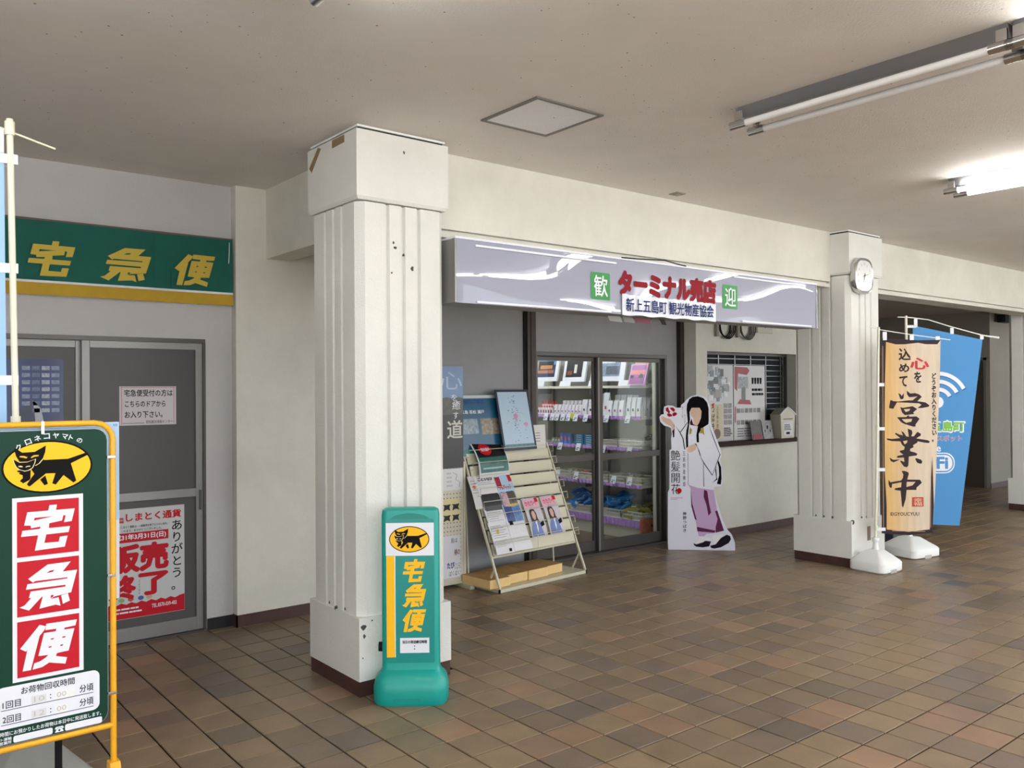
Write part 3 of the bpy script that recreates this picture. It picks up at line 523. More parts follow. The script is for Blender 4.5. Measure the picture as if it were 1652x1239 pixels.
for ch, x, z, a in zip('クロネコヤマトの', (.4955, .523, .551, .579, .607, .635, .657, .681), (1.394, 1.411, 1.4215, 1.4275, 1.4285, 1.425, 1.4185, 1.4095), (28, 20, 12, 4, -2, -10, -20, -24)):
    h = .0095 if ch != 'の' else .009
    q = text(ch, -h, h, -h, h, 0, M_WPRINT, pn, bold=.02, keep=True)
    ca, sa = math.cos(math.radians(a)), math.sin(math.radians(a))
    for v_ in q.data.vertices:
        a_, b_ = v_.co.x, v_.co.z; v_.co = (x+a_*ca-b_*sa, Y0+v_.co.y, z+a_*sa+b_*ca)
fill('time_panel', [rrect(.425, .742, .461, .6, .022)], M_WPRINT, pn, Y0)
text('お荷物回収時間', .5, .662, .566, .59, Y0-.0006, M_BLKPRINT, pn, bold=.012)
for z, s_, tm in ((.527, '1回目', '10:00'), (.479, '2回目', '12:00')):
    text(s_, .446, .499, z+.002, z+.026, Y0-.0006, M_BLKPRINT, pn, bold=.01)
    text('分頃', .678, .722, z+.004, z+.03, Y0-.0006, M_BLKPRINT, pn, bold=.012)
    fill('rule', [rect(.442, .722, z-.0045, z-.0025)], M_BLKPRINT, pn, Y0-.0006)
    fill('time_slip', [rect(.53, .575, z, z+.026)], mat('faded_slip', 'DCDCE0', .5), pn, Y0-.0005); fill('time_slip', [rect(.601, .662 if z > .5 else .64, z-.005, z+.028)], mat('faded_slip2', 'EDEDEC', .5), pn, Y0-.0005)
    text(tm[:2], .538, .57, z+.005, z+.022, Y0-.0008, mat('faded_ink', 'C2BDC4', .5), pn); text(tm[3:], .607, .636, z+.005, z+.022, Y0-.0008, MATS['faded_ink'], pn)
    fill('colon', [ellipse(.588, z+.008, .0018, .0022, 10), ellipse(.588, z+.019, .0018, .0022, 10)], M_BLKPRINT, pn, Y0-.0006)
text('上記時間にお預かりしたお荷物は本日中に発送致します。', .412, .747, .438, .453, Y0, M_WPRINT, pn, bold=.015)
fill('blank_box', [rrect(.477, .594, .4105, .433, .006)], M_WPRINT, pn, Y0); fill('blank_box', [rrect(.632, .75, .4105, .433, .006)], M_WPRINT, pn, Y0)
text('ヤマト運輸', .414, .472, .4235, .434, Y0, M_WPRINT, pn, bold=.02); text('営業所', .437, .472, .411, .422, Y0, M_WPRINT, pn, bold=.02)
fill('telephone_symbol', [[(.6, .424), (.604, .431), (.625, .431), (.629, .424), (.6225, .422), (.6215, .4265), (.6075, .4265), (.6065, .422)], [(.601, .412), (.628, .412), (.6255, .4185), (.62, .4255), (.609, .4255), (.6035, .4185)], ellipse(.6145, .418, .0035, .0035, 12)], M_WPRINT, pn, Y0)
for x, z in ((.566, 1.456), (X1-.008, 1.345), (X1-.008, .925), (X1-.008, .508), (X0+.008, 1.345), (X0+.008, .925)):
    if z > 1.4: G().box(x-.005, x+.005, 3.242, 3.27, z-.022, z+.024).obj('clip', M_CHROME, t, bevel=.002)
    else: G().box(x-.012, x+.015, 3.242, 3.27, z-.005, z+.005).obj('clip', M_CHROME, t, bevel=.002)
# --- pale notice board close behind it
t = wthing('notice_stand', 'pale blue and white notice sheet on a stand right behind the yellow framed sign', 'notice board', (.62, 3.31, 0))
b = G().box(.42, .822, 3.30, 3.31, .828, 1.468).obj('board', mat('notice_white', 'DCE2EA', .5), t); fill('blue_field', [rect(.425, .821, 1.113, 1.467)], mat('notice_blue', 'A9CDF0', .5), b, 3.2995)
text('利用', .802, .816, 1.452, 1.462, 3.299, M_NAVY, b)
G().tube([(.625, 3.32, .02), (.625, 3.32, 1.3)], .012).obj('post', M_INK, t, smooth=True); G().box(.57, .68, 3.285, 3.34, 0, .02).obj('foot_plate', M_INK, t, bevel=.004)
# --- light blue flag far left
def nobori(name, label, loc, rotz, lean, top, m_tank=None, s=1, sz=1, rot=0):
    t = thing(name, label, 'banner', loc, rotz)
    water_base(t, s, m_tank, sz, rot)
    G().tube([(0, 0, .2), (lean*.5, 0, top*.5), (lean, 0, top)], .0115, 10).obj('pole', M_CREAMP, t, smooth=True)
    for z in (.3, top*.57): G().tube([(lean*z/top, 0, z-.02), (lean*z/top, 0, z+.02)], .017, 12).obj('pole_joint', M_CREAMP, t, smooth=True)
    return t
t = nobori('banner_flag', 'light blue tall banner on a cream pole at the far left edge', (.555, 3.56, 0), math.radians(-8), -.038, 2.58, mat('dull_translucent_plastic', '8E908C', .4), 1.0, 1.75, .4)
G().tube([(-.038, 0, 2.52), (-.038, 0, 2.57)], .017, 14).obj('pole_cap', M_CREAMP, t, smooth=True)
G().tube([(-.65, 0, 2.60), (-.35, 0, 2.61), (-.12, 0, 2.56), (-.04, 0, 2.535), (.11, 0, 2.49)], [.003, .003, .004, .004, .004], 6).obj('cross_rod', M_CREAMP, t, smooth=True)
cl = [(-.66, 2.42), (-.056, 2.455), (-.045, .75), (-.62, .72)]
c_ = G().prism(cl, -.002, .002).obj('cloth', M_LBLUE, t)
fill('white_band', [[(-.66, 2.42), (-.056, 2.455), (-.056, 2.54), (-.35, 2.59), (-.66, 2.58)]], M_WPRINT, c_, -.0026)
for z in (2.43, 2.03, 1.62, 1.2, .82): G().box(-.075, -.012, -.006, .006, z-.015, z+.02).obj('tab', M_WPRINT, t)
# --- door posters and notices on the grey leaves
FY = YL+.008+.0115
t = wthing('sea_poster', 'dark blue glossy poster with rows of tiny photos on the left grey door', 'poster', (.78, YL+.045+.0115, 1.2))
yb = YL+.045+.0118
b = G().box(.45, 1.105, yb-.0015, yb, 1.19, 1.775).obj('sheet', mat('navy_poster', '2B3C74', .15, var=.25, vscale=5), t)
for r in range(7):
    for c in range(4):
        if r == 6 and c < 1: continue
        x, z = .885+c*.052, 1.735-r*.042
        G().box(x, x+.042, yb-.002, yb-.0015, z-.024, z).obj('photo_print', mat('photo_tone_%s' % 'abc'[(r*3+c) % 3], ('7E8FB0', '566A92', 'A4AEC4')[(r*3+c) % 3], .2, var=.5, vscale=60), b)
fill('boat_print', [[(.85, 1.39), (1.0, 1.39), (.99, 1.48), (.97, 1.52), (.93, 1.54), (.9, 1.5), (.87, 1.47)]], mat('boat_navy', '1A2444', .3), b, yb-.0018)
fill('boat_print', [[(.955, 1.4), (1.0, 1.4), (.985, 1.48), (.955, 1.52), (.94, 1.53), (.95, 1.46)]], mat('boat_pale', 'A9AFBE', .3), b, yb-.002)
t = wthing('handwritten_notice', 'white handwritten paper notice with thin red border taped on the grey door', 'notice', (1.585, FY, 1.36))
b = G().box(1.412, 1.757, FY-.001, FY, 1.366, 1.612).obj('sheet', mat('notice_paper', 'D4CFD4', .6), t)
yy = FY-.0016
fill('red_rule', [rect(1.42, 1.75, 1.604, 1.6065), rect(1.424, 1.4265, 1.372, 1.61), rect(1.7415, 1.744, 1.372, 1.61)], mat('thin_red', 'A8484C', .6), b, yy)
text('宅急便受付の方は', 1.44, 1.735, 1.548, 1.592, yy, M_INK, b, bold=.018); text('こちらのドアから', 1.445, 1.69, 1.482, 1.52, yy, M_INK, b, bold=.018); text('お入り下さい。', 1.443, 1.672, 1.412, 1.455, yy, M_INK, b, bold=.02)
text('若松観光情報センター', 1.57, 1.735, 1.375, 1.396, yy, M_INK, b); fill('rule', [rect(1.43, 1.56, 1.378, 1.3805)], M_INK, b, yy)
t = wthing('campaign_poster', 'white poster with big red characters on the lower door leaf', 'poster', (1.6, FY, .15))
b = G().box(1.33, 1.806, FY-.001, FY, .155, .842).obj('sheet', mat('poster_white', 'C9CBCE', .45), t)
yy = FY-.0016
text('しまとく通貨', 1.447, 1.785, .762, .815, yy, M_RED, b, bold=.035); text('長崎', 1.405, 1.437, .755, .79, yy, M_RED, b, bold=.03, vertical=True)
text('しまとく通貨は、一般販売を終了といたします。', 1.42, 1.7, .722, .738, yy, M_INK, b, bold=.01); text('これまで、ありがとうございました。', 1.42, 1.665, .698, .714, yy, M_INK, b, bold=.01)
fill('red_band', [rect(1.33, 1.705, .632, .692)], M_RED, b, yy); text('平成31年3月31日(日)', 1.345, 1.69, .642, .684, yy-.0005, M_WPRINT, b, bold=.03)
text('販売', 1.345, 1.707, .44, .62, yy, M_RED, b, bold=.055); text('終', 1.345, 1.507, .275, .43, yy, M_RED, b, bold=.055); text('了', 1.52, 1.705, .285, .43, yy, M_RED, b, bold=.05)
text('さようなら', 1.52, 1.532, .3, .39, yy-.0006, M_INK, b, vertical=True); text('ありがとう。', 1.722, 1.795, .295, .745, yy, M_INK, b, bold=.012, vertical=True)
fill('red_footer', [[(1.33, .157), (1.805, .157), (1.805, .262)]+[(1.805-.475*i/16, .245+(.012 if i % 2 else 0)) for i in range(1, 17)]], M_RED, b, yy)
text('TEL.0570-039-402', 1.60, 1.755, .202, .226, yy-.0005, M_WPRINT, b, bold=.015); lines('small_print', 1.36, 1.58, .185, .23, 2, M_WPRINT, b, yy-.0006)
for x, c in ((1.42, '7FB069'), (1.475, 'C2504E'), (1.535, '3E5FA8'), (1.585, 'C9A98A')): fill('picture_spot', [ellipse(x, .275, .018, .014, 12)], mat('spot_'+c, c, .5), b, yy)
for i, (x, z) in enumerate(((1.33, .842), (1.806, .842), (1.806, .155))): pass
# --- green courier cloth above the left door
t = wthing('courier_cloth', 'green and yellow cloth with yellow characters hung above the grey door', 'cloth banner', (1.2, 5.6, 2.15))
mg = mat('green_cloth', '085C50', .8, var=.12); my = mat('mustard_cloth', 'BE9A2C', .8, var=.1)
def wavy(x0, x1, z0, z1, n, name, m, y, sag=.012):
    g = G(); k = 30; rows = []
    for i in range(k+1):
        u = i/k; x = x0+(x1-x0)*u; dy = .012*math.sin(u*17)+.006*math.sin(u*41)
        rows.append((x, dy))
    for i in range(k):
        (xa, da), (xb, db) = rows[i], rows[i+1]
        g.hexa([(xa, y+da*.9, z0), (xb, y+db*.9, z0), (xb, y+db*.9+.003, z0), (xa, y+da*.9+.003, z0), (xa, y+da*.3, z1), (xb, y+db*.3, z1), (xb, y+db*.3+.003, z1), (xa, y+da*.3+.003, z1)])
    return g.obj(name, m, t, smooth=False)
YC = 5.595
wavy(-.35, 2.108, 2.236, 2.588, 30, 'green_field', mg, YC); wavy(-.35, 2.11, 2.222, 2.236, 30, 'white_stripe', M_WPRINT, YC-.001); wavy(-.35, 2.112, 2.15, 2.222, 30, 'yellow_hem', my, YC)
G().tube([(-.36, YC+.006, 2.592), (2.112, YC+.006, 2.592)], .007, 8).obj('hanging_rod', mat('rod_pinkish', '6E5A58', .5), t, smooth=True)
G().box(-.2, -.18, YC+.01, YL, 2.585, 2.6).box(1.98, 2.0, YC+.01, YL, 2.585, 2.6).obj('hook', M_STEEL, t)
G().tube([(2.085, YC-.01, 2.57), (2.083, YC-.012, 2.5), (2.08, YC-.01, 2.43)], .0025, 6).obj('string', M_WHITE, t)
fill('slit', [[(1.70, 2.36), (1.703, 2.36), (1.71, 2.24), (1.704, 2.24)]], mat('slit_shadow', '08473E', .8), t, YC-.0125)
mgl = mat('gold_lettering', 'C8B048', .8)
for gly, (x0, x1) in ((GLYPH_TAKU, (.88, 1.17)), (GLYPH_KYU, (1.275, 1.595)), (GLYPH_BIN, (1.715, 2.0))):
    fill('lettering', gly, mgl, t, YC-.0125, aff(x0, x1, 2.235, 2.495))

# ================================================================== GREEN PLASTIC STAND
t = thing('pavement_sign', 'teal plastic stand sign with black cat emblem standing by the big pillar', 'sign', (2.315, 3.705, 0), math.radians(-37))
def rr_ring(cx, hx, hy, r, z, cy=0, n=4):
    p = []
    for sx, sy, a in ((1, -1, -90), (1, 1, 0), (-1, 1, 90), (-1, -1, 180)):
        for i in range(n+1):
            q = math.radians(a+90*i/n); p.append((cx+sx*(hx-r)+r*math.cos(q), cy+sy*(hy-r)+r*math.sin(q), z))
    return p
b = G().ring([rr_ring(0, .180, .105, .07, 0), rr_ring(0, .188, .112, .075, .015), rr_ring(0, .188, .112, .075, .085), rr_ring(0, .178, .102, .07, .125), rr_ring(0, .158, .078, .06, .15), rr_ring(0, .148, .052, .035, .165), rr_ring(0, .146, .048, .03, .195), rr_ring(0, .146, .048, .03, .94), rr_ring(0, .142, .044, .03, .967), rr_ring(0, .125, .032, .025, .977)]).obj('body', M_TEAL, t, smooth=True)
G().tube([(-.165, 0, .27), (-.145, 0, .27)], .024, 16).obj('filler_cap', M_INK, t, smooth=True)
G().box(-.085, .055, -.1135, -.111, .028, .042).obj('moulded_label', MATS['teal_panel'], b)
yb = -.0485
G().prism(rrect(-.122, .122, .2, .925, .008)[:10]+rrect(-.122, .122, .2, .925, .008)[10:], yb-.001, yb+.004).obj('recess_panel', M_TEALP, b)
fill('handle_arch', [[(-.105, .912), (.105, .912)]+[(.105*math.cos(a), .912+.042*math.sin(a)) for a in [i*math.pi/12 for i in range(1, 12)]]], mat('teal_shade', '0C7F78', .4), b, yb-.0004)
yp = yb-.0022
fill('green_sheet', [rect(-.121, .121, .228, .742)], M_TEALP, b, yp); fill('white_sheet', [rect(-.121, .121, .74, .906)], M_WPRINT, b, yp-.0004)
fill('yellow_bar', [rect(-.119, -.078, .229, .739)], M_YEL, b, yp-.0006); fill('white_line', [rect(-.078, -.074, .229, .739)], M_WPRINT, b, yp-.0006)
cat_logo(-.003, .823, .097, .062, yp-.001, b)
for gly, z0 in ((GLYPH_TAKU, .592), (GLYPH_KYU, .465), (GLYPH_BIN, .34)): fill('lettering', gly, M_YEL, b, yp-.0008, aff(-.045, .085, z0, z0+.145))
fill('time_sheet', [rect(-.052, .095, .25, .326)], M_WPRINT, b, yp-.0008); text('当日の発送締切時間', -.04, .083, .297, .314, yp-.0014, M_BLKPRINT, b, bold=.03)
fill('colon', [ellipse(.02, .285, .003, .003, 10), ellipse(.02, .27, .003, .003, 10)], M_BLKPRINT, b, yp-.0014)
# brown tape scraps on the pillar
mt = mat('brown_packing_tape', '8C7354', .5)
tag(G().ring([[(2.1142, y, z) for y, z in ((4.156, 2.925), (4.016, 2.925), (4.016, 2.885), (4.156, 2.882))], [(2.1155, y, z) for y, z in ((4.156, 2.925), (4.016, 2.925), (4.016, 2.885), (4.156, 2.882))]]).obj('tape_scrap', mt), 'short level strip of brown tape near the top of the big pillar', 'tape')
tag(G().ring([[(2.1142, y, z) for y, z in ((4.325, 2.925), (4.288, 2.91), (4.405, 2.80), (4.435, 2.83))], [(2.1155, y, z) for y, z in ((4.325, 2.925), (4.288, 2.91), (4.405, 2.80), (4.435, 2.83))]]).obj('tape_scrap', mt), 'slanted strip of brown tape at the top left of the big pillar', 'tape')
tag(G().box(7.195, 7.245, 3.896, 3.913, .21, .335).obj('cover_plate', mat('brown_cover', '7B6755', .5)), 'small upright brown plate low on the second pillar', 'cover plate')

# ================================================================== NOTICE BOARD BEHIND THE PILLAR
t = wthing('pegboard_stand', 'beige framed pegboard stand covered with posters behind the big pillar', 'display board', (3.6, 5.57, 0))
G().frame(3.3, 3.985, .03, 1.0, 5.545, 5.575, .022).obj('frame', M_RACK, t, bevel=.003); pg = G().box(3.32, 3.965, 5.552, 5.56, .05, .98).obj('pegboard', mat('pegboard_cream', 'CFCBBB', .6), t)
g = G()
for i in range(20):
    for k in range(27):
        x, z = 3.345+i*.031, .09+k*.033; g.quadv((x-.004, 5.5515, z-.004), (x+.004, 5.5515, z-.004), (x+.004, 5.5515, z+.004), (x-.004, 5.5515, z+.004))
g.obj('peg_holes', M_DARK, pg)['kind'] = 'stuff'
for x in (3.33, 3.955): G().box(x-.02, x+.02, 5.42, 5.70, 0, .03).obj('foot', M_RACK, t)
t = wthing('tall_scenery_poster', 'tall dark poster with white brush characters over a blue sky, top of the pegboard', 'poster', (3.7, 5.53, .95))
b = G().box(3.42, 3.958, 5.535, 5.541, .955, 1.765).obj('sheet', mat('night_print', '17171C', .3, var=.4, vscale=14), t)
fill('sky', [rect(3.42, 3.957, 1.50, 1.764)], mat('sky_print', '6F8CB8', .3, var=.1, vscale=9), b, 5.5345); fill('hills', [[(3.42, 1.38), (3.957, 1.38), (3.957, 1.51), (3.9, 1.522), (3.84, 1.508), (3.8, 1.52), (3.7, 1.5), (3.42, 1.53)]], mat('hill_print', '45463F', .3, var=.5, vscale=25), b, 5.534)
text('心', 3.74, 3.945, 1.58, 1.72, 5.5335, mat('faint_white', 'B4C8E2', .4), b); text('を', 3.84, 3.9, 1.49, 1.54, 5.5335, M_WPRINT, b); text('癒', 3.85, 3.93, 1.42, 1.49, 5.5335, M_WPRINT, b); text('す', 3.86, 3.91, 1.345, 1.4, 5.5335, M_WPRINT, b); text('道', 3.8, 3.95, 1.19, 1.335, 5.5335, mat('bone_white', 'C9C7BE', .4), b, bold=.02)
for nm, lb, z0, z1, c in (('map_sheet', 'white sheet with a faint hand-drawn map below the tall dark poster', .78, .95, 'DCDCE0'), ('craft_sheet', 'cream sheet with four dark craft pieces on the pegboard', .532, .71, 'DCCFA0'), ('handwritten_poster', 'white poster with handwritten blue and red words low on the pegboard', .086, .42, 'DADBE2')):
    t = wthing(nm, lb, 'poster', (3.75, 5.55, z0))
    b = G().box(3.55, 3.93 if z0 < .7 else 3.957, 5.546, 5.5515, z0, z1).obj('sheet', mat(nm+'_paper', c, .6), t)
    if nm == 'map_sheet':
        G().tube([(3.86, 5.5455, .92), (3.9, 5.5455, .9), (3.89, 5.5455, .86), (3.93, 5.5455, .84), (3.92, 5.5455, .8)], .0015, 4).obj('map_line', M_INK, b); lines('small_print', 3.8, 3.86, .8, .93, 4, MATS['faded_ink'], b, 5.5455)
    elif nm == 'craft_sheet':
        for x, z in ((3.80, .64), (3.885, .64), (3.80, .555), (3.885, .555)): G().prism([(x-.03, z-.02), (x-.02, z+.015), (x-.035, z+.03), (x, z+.026), (x+.034, z+.03), (x+.022, z+.01), (x+.03, z-.02), (x+.01, z-.01), (x-.01, z-.01)], 5.54, 5.546).obj('craft_piece', mat('craft_navy', '23262F', .7), b)
    else:
        text('島は', 3.84, 3.9, .36, .4, 5.5455, M_INK, b); text('椿の', 3.87, 3.925, .26, .31, 5.5455, mat('ink_maroon', '7A2433', .6), b, bold=.02); text('たび', 3.8, 3.87, .16, .21, 5.5455, M_NAVY, b, bold=.04); text('くじら', 3.87, 3.925, .15, .2, 5.5455, M_INK, b); text('ぱくぱく', 3.82, 3.92, .1, .14, 5.5455, M_INK, b)

# ================================================================== BROCHURE RACK
RA = math.radians(5.1)
t = thing('brochure_rack', 'beige metal brochure rack with stepped trays beside the shop door', 'rack', (4.029, 5.167, 0), RA)
W = 1.015
G().box(0, W, 0, .39, .0, .028).obj('base_plate', M_RACK, t, bevel=.003)
for x in (0, W): G().box(x-.006, x+.006, -.006, .006, -.0, .03).obj('corner_cap', M_INK, t)
for x in (.009, W-.009):
    G().tube([(x, .004, .03), (x, .455, 1.1)], .011, 4).obj('side_rail', M_RACK, t); G().tube([(x, .15, .03), (x, .065, .18)], .008, 4).obj('brace', M_RACK, t)
    G().tube([(x, .375, .03), (x, .42, 1.0)], .008, 4).obj('rear_strut', M_RACK, t)
for k in range(8):
    z = .272+k*.1; y = z*.425-.015
    tr = G().hexa([(.03, y-.002, z), (W-.03, y-.002, z), (W-.03, y+.006, z), (.03, y+.006, z), (.03, y+.022, z+.085), (W-.03, y+.022, z+.085), (W-.03, y+.03, z+.085), (.03, y+.03, z+.085)]).box(.03, W-.03, y-.01, y+.045, z-.004, z).obj('tray', M_RACK, t, bevel=.002)
    wz = z+.115; G().tube([(.02, y+.03, z+.05), (.02, y-.04, z+.06), (.02, y-.03, wz), (W-.02, y-.03, wz), (W-.02, y-.04, z+.06), (W-.02, y+.03, z+.05)], .0028, 5).obj('wire_rail', M_RACK, tr)
    if k == 0: G().tube([(.03, y-.035, wz-.02), (W-.03, y-.035, wz-.02)], .0028, 5).tube([(.5, y-.034, z), (.5, y-.03, wz)], .0028, 5).obj('wire_rail', M_RACK, tr)
G().box(.02, W-.02, .105, .125, .25, .272).obj('front_lip', M_RACK, t, bevel=.002)
RACKM = Matrix.Translation((4.029, 5.167, 0)) @ Matrix.Rotation(RA, 4, 'Z')
def leaflet(name, label, cat, u0, u1, z0, z1, w0, c, group=None, lean=.42, curl=.02, rough=.4, dz=0):
    if lean == .42: w0 = .425*z0-.045-BR.get(name, 0)
    p = RACKM @ Vector(((u0+u1)/2, w0, z0)); t = thing(name, label, cat, p, RA, group); h = (u1-u0)/2; H = z1-z0
    g = G(); rings = []
    for i in range(6):
        f = i/5; y = lean*H*f + curl*math.sin(f*math.pi)*-1 + curl*f*f; rings.append([(-h, y-.004, H*f), (h, y-.004+dz, H*f), (h, y+dz, H*f), (-h, y, H*f)])
    s = g.ring(rings).obj('sheet', mat('paper_'+c, c, rough), t, smooth=False)
    def on(u, v):                               # a point just in front of the sheet
        y = lean*H*v - curl*math.sin(v*math.pi) + curl*v*v - .0052; return (-h+2*h*u, y, H*v)
    def patch(nm, u0, u1, v0, v1, m, d=0):
        q = G(); n = 5
        for i in range(n):
            a, b = v0+(v1-v0)*i/n, v0+(v1-v0)*(i+1)/n; A, B, C_, D = on(u0, a), on(u1, a), on(u1, b), on(u0, b)
            q.quadv(*[(x, y-d-.0006+dz*uu_, z) for (x, y, z), uu_ in zip((A, B, C_, D), (u0, u1, u1, u0))])
        return q.obj(nm, m, s)
    def txt(st, u0, u1, v0, v1, m, bold=0, d=.0012):
        q = text(st, u0, u1, v0, v1, 0, m, s, bold=bold)
        for v_ in q.data.vertices:
            x, y, z = on(v_.co.x, v_.co.z); v_.co = (x, y-d+v_.co.y, z)
        return q
    return t, s, patch, txt
BR = {}
mc = lambda c, r=.4, v=.35, sc_=30: mat('print_'+c+str(int(v*100)), c, r, var=v, vscale=sc_)
# posters at the back
t_, s_, P, T = leaflet('boat_poster', 'large deep blue poster with two boat photos at the back left of the rack', 'poster', -.05, .52, 1.02, 1.53, .42, 'C9D2D8', curl=.004, lean=.2)
P('blue_field', .03, .96, .03, .95, mc('1F5A7E', .3, .2, 8)); P('photo', .04, .44, .38, .62, mc('8FA3B0', .3, .6, 40), .0006); P('photo', .5, .93, .36, .62, mc('94887A', .3, .6, 40), .0006)
T('観光船のご案内', .06, .62, .86, .93, M_NAVY, .03); T('上五島 若松 瀬戸', .08, .6, .7, .76, M_WPRINT, .02); P('sea_photo', .04, .96, .04, .14, mc('2F7A7E', .3, .4, 20), .0006)
t_, s_, P, T = leaflet('sea_poster', 'turquoise poster edge standing between the boat poster and the island map', 'poster', .47, .74, 1.02, 1.5, .435, 'CDD6DC', curl=.004, lean=.2)
P('blue_field', .1, .97, .03, .95, mc('1B5570', .3, .3, 8)); P('photo', .1, .97, .04, .18, mc('5D7A72', .3, .6, 30), .0006)
t_, s_, P, T = leaflet('island_map', 'pale blue island map in a dark frame leaning at the top right of the rack', 'map', .405, .80, 1.06, 1.575, .37, '1A2440', curl=.0, lean=.22)
P('pale_sea', .05, .94, .04, .96, mc('B3CBE0', .35, .06, 6)); P('inset', .05, .94, .04, .1, mc('4E7C8C', .3, .5, 30), .0005)
for a, b, c, d, k in ((.42, .58, .45, .63, 'C98BB5'), (.68, .86, .36, .46, 'D19CBF')):
    q = fill('island_shape', [[(a+(b-a)*(.5+.5*math.cos(i)*(.7+.3*math.sin(3*i))), c+(d-c)*(.5+.5*math.sin(i)*(.8+.2*math.cos(5*i)))) for i in [j*.42 for j in range(15)]]], mc(k, .4, .1), s_, 0)
    for v_ in q.data.vertices: v_.co = (-.1975+.395*v_.co.x, .22*.515*v_.co.z-.0065, .515*v_.co.z)
rd = random.Random(3); g = G()
for i in range(46):
    u, v = .5+rd.gauss(0, .12), rd.uniform(.12, .9); x, y, z = -.1975+.395*u, .22*.515*v-.0062, .515*v; l = rd.uniform(.006, .02); g.quadv((x, y, z), (x+l, y, z), (x+l, y+.001, z+.004), (x, y+.001, z+.004))
g.obj('map_marks', M_NAVY, s_)
t_, s_, P, T = leaflet('plain_notice', 'plain white typed sheet standing at the right end of the rack', 'notice', .79, .985, 1.0, 1.262, .44, 'DAD8D6', curl=0, lean=.05); 
for i in range(4): P('typed_line', .35, .65, .72-i*.09, .735-i*.09, M_INK)
t_, s_, P, T = leaflet('scenery_flyer', 'curling flyer with dark coast photo and round red badge on the rack', 'flyer', .085, .44, .86, 1.2, .345, 'D5D8DC', curl=.05, dz=.02)
P('sky', .04, .96, .8, .96, mc('5C6FB0', .3, .3, 8)); P('cliff', .04, .96, .48, .8, mc('1D1A1E', .3, .3)); P('sea', .04, .96, .12, .48, mc('2F6A66', .3, .5, 12)); P('wave', .12, .8, .2, .24, mc('8FB7B4', .3, .1), .0006)
q = fill('red_badge', [ellipse(.33, .66, .19, .13, 20)], M_RED, s_, 0)
for v_ in q.data.vertices:
    u, v = v_.co.x, v_.co.z; v_.co = (-.1775+.355*u, .42*.34*v-.05*math.sin(v*math.pi)+.05*v*v-.0085, .34*v)
T('若松瀬戸', .2, .46, .62, .7, M_WPRINT, .02, .006)
# brochures lower left, two columns
def broch(label, u0, u1, z0, z1, w0, c, parts, grp='brochures on the left of the rack'):
    BR['brochure'] = (-.012, .0, .012, .02)[BN[0] % 4]*0 + .003*(11-BN[0])*-1+.02; BN[0] += 1
    t_, s_, P, T = leaflet('brochure', label, 'brochure', u0, u1, z0, z1, w0, c, grp, curl=.006)
    for pr in parts:
        if pr[0] == 'T': T(*pr[1:])
        elif pr[0] == 'L':
            for i in range(pr[1]): P('print_line', .1, random.uniform(.6, .9), .85-i*.09, .865-i*.09, MATS['grey_ink'])
        else: P(*pr)
mat('grey_ink', '6F6F78', .6); BN = [0]
broch('white brochure with orange dot, upper left of the rack', -.03, .10, .63, .88, .235, 'D0CDCD', [('L', 5), ('dot', .2, .4, .62, .72, mc('D0673C', .4, .1), .0006)])
broch('white newsletter headed with bold hiragana on the rack', .035, .245, .66, .875, .28, 'D8D6D8', [('T', 'ごとうなび', .15, .9, .82, .95, M_INK, .04), ('line', .05, .95, .7, .71, M_INK), ('L', 2)])
broch('red and pale blue festival brochure beside the newsletter', .245, .43, .68, .865, .285, 'A9C6E0', [('red_block', .0, .3, .5, .95, mc('9C2538', .4, .2)), ('badge', .78, .98, .72, 1.0, M_RED, .0006), ('T', 'ノルディック', .12, .8, .4, .62, M_RED, .03), ('T', 'ウォーキング', .1, .8, .2, .34, M_NAVY, .03)])
broch('dark grey photo brochure, left of the flower brochure', .045, .245, .57, .75, .245, '43454F', [('photo', .05, .95, .05, .95, mc('2A2C33', .35, .5, 15)), ('slash', .6, .8, .15, .2, M_WPRINT, .0006)])
broch('brochure with pink and yellow flower photos', .25, .42, .58, .755, .25, '8E8A96', [('photo', .05, .45, .1, .9, mc('CDA6B8', .35, .5, 40)), ('photo', .45, .95, .35, .9, mc('5B5346', .35, .6, 60)), ('photo', .3, .95, .08, .35, mc('C9B45A', .35, .5, 40), .0005)])
broch('white text leaflet with a small ring drawing', .035, .23, .46, .635, .195, 'D6D6DC', [('L', 6)])
broch('leaflet with two bright blue landscape photos', .235, .43, .465, .645, .2, 'C9D3E4', [('photo', .05, .5, .06, .94, mc('2B4B8C', .35, .5, 25)), ('photo', .52, .96, .06, .94, mc('5E86C4', .35, .5, 25))])
broch('white leaflet with a small yellow crest', .03, .225, .33, .52, .14, 'D9D9DF', [('L', 6), ('crest', .3, .45, .55, .72, mc('C9B25A', .5, .4, 60), .0008)])
broch('white leaflet with a black square mark and a table', .225, .42, .34, .535, .145, 'DCDCE2', [('mark', .15, .35, .74, .92, M_INK)] + [('col', .15+.18*i, .155+.18*i, .1, .62, MATS['faded_ink']) for i in range(5)])
broch('white leaflet with a black flower crest at the bottom', .03, .225, .285, .4, .105, 'D7D7DE', [('L', 5), ('crest', .7, .85, .1, .3, M_INK, .0008)])
broch('plain white leaflet at the bottom right of the left stack', .225, .425, .29, .4, .108, 'DBDBE1', [('line', .05, .9, .8, .82, MATS['faded_ink'])])
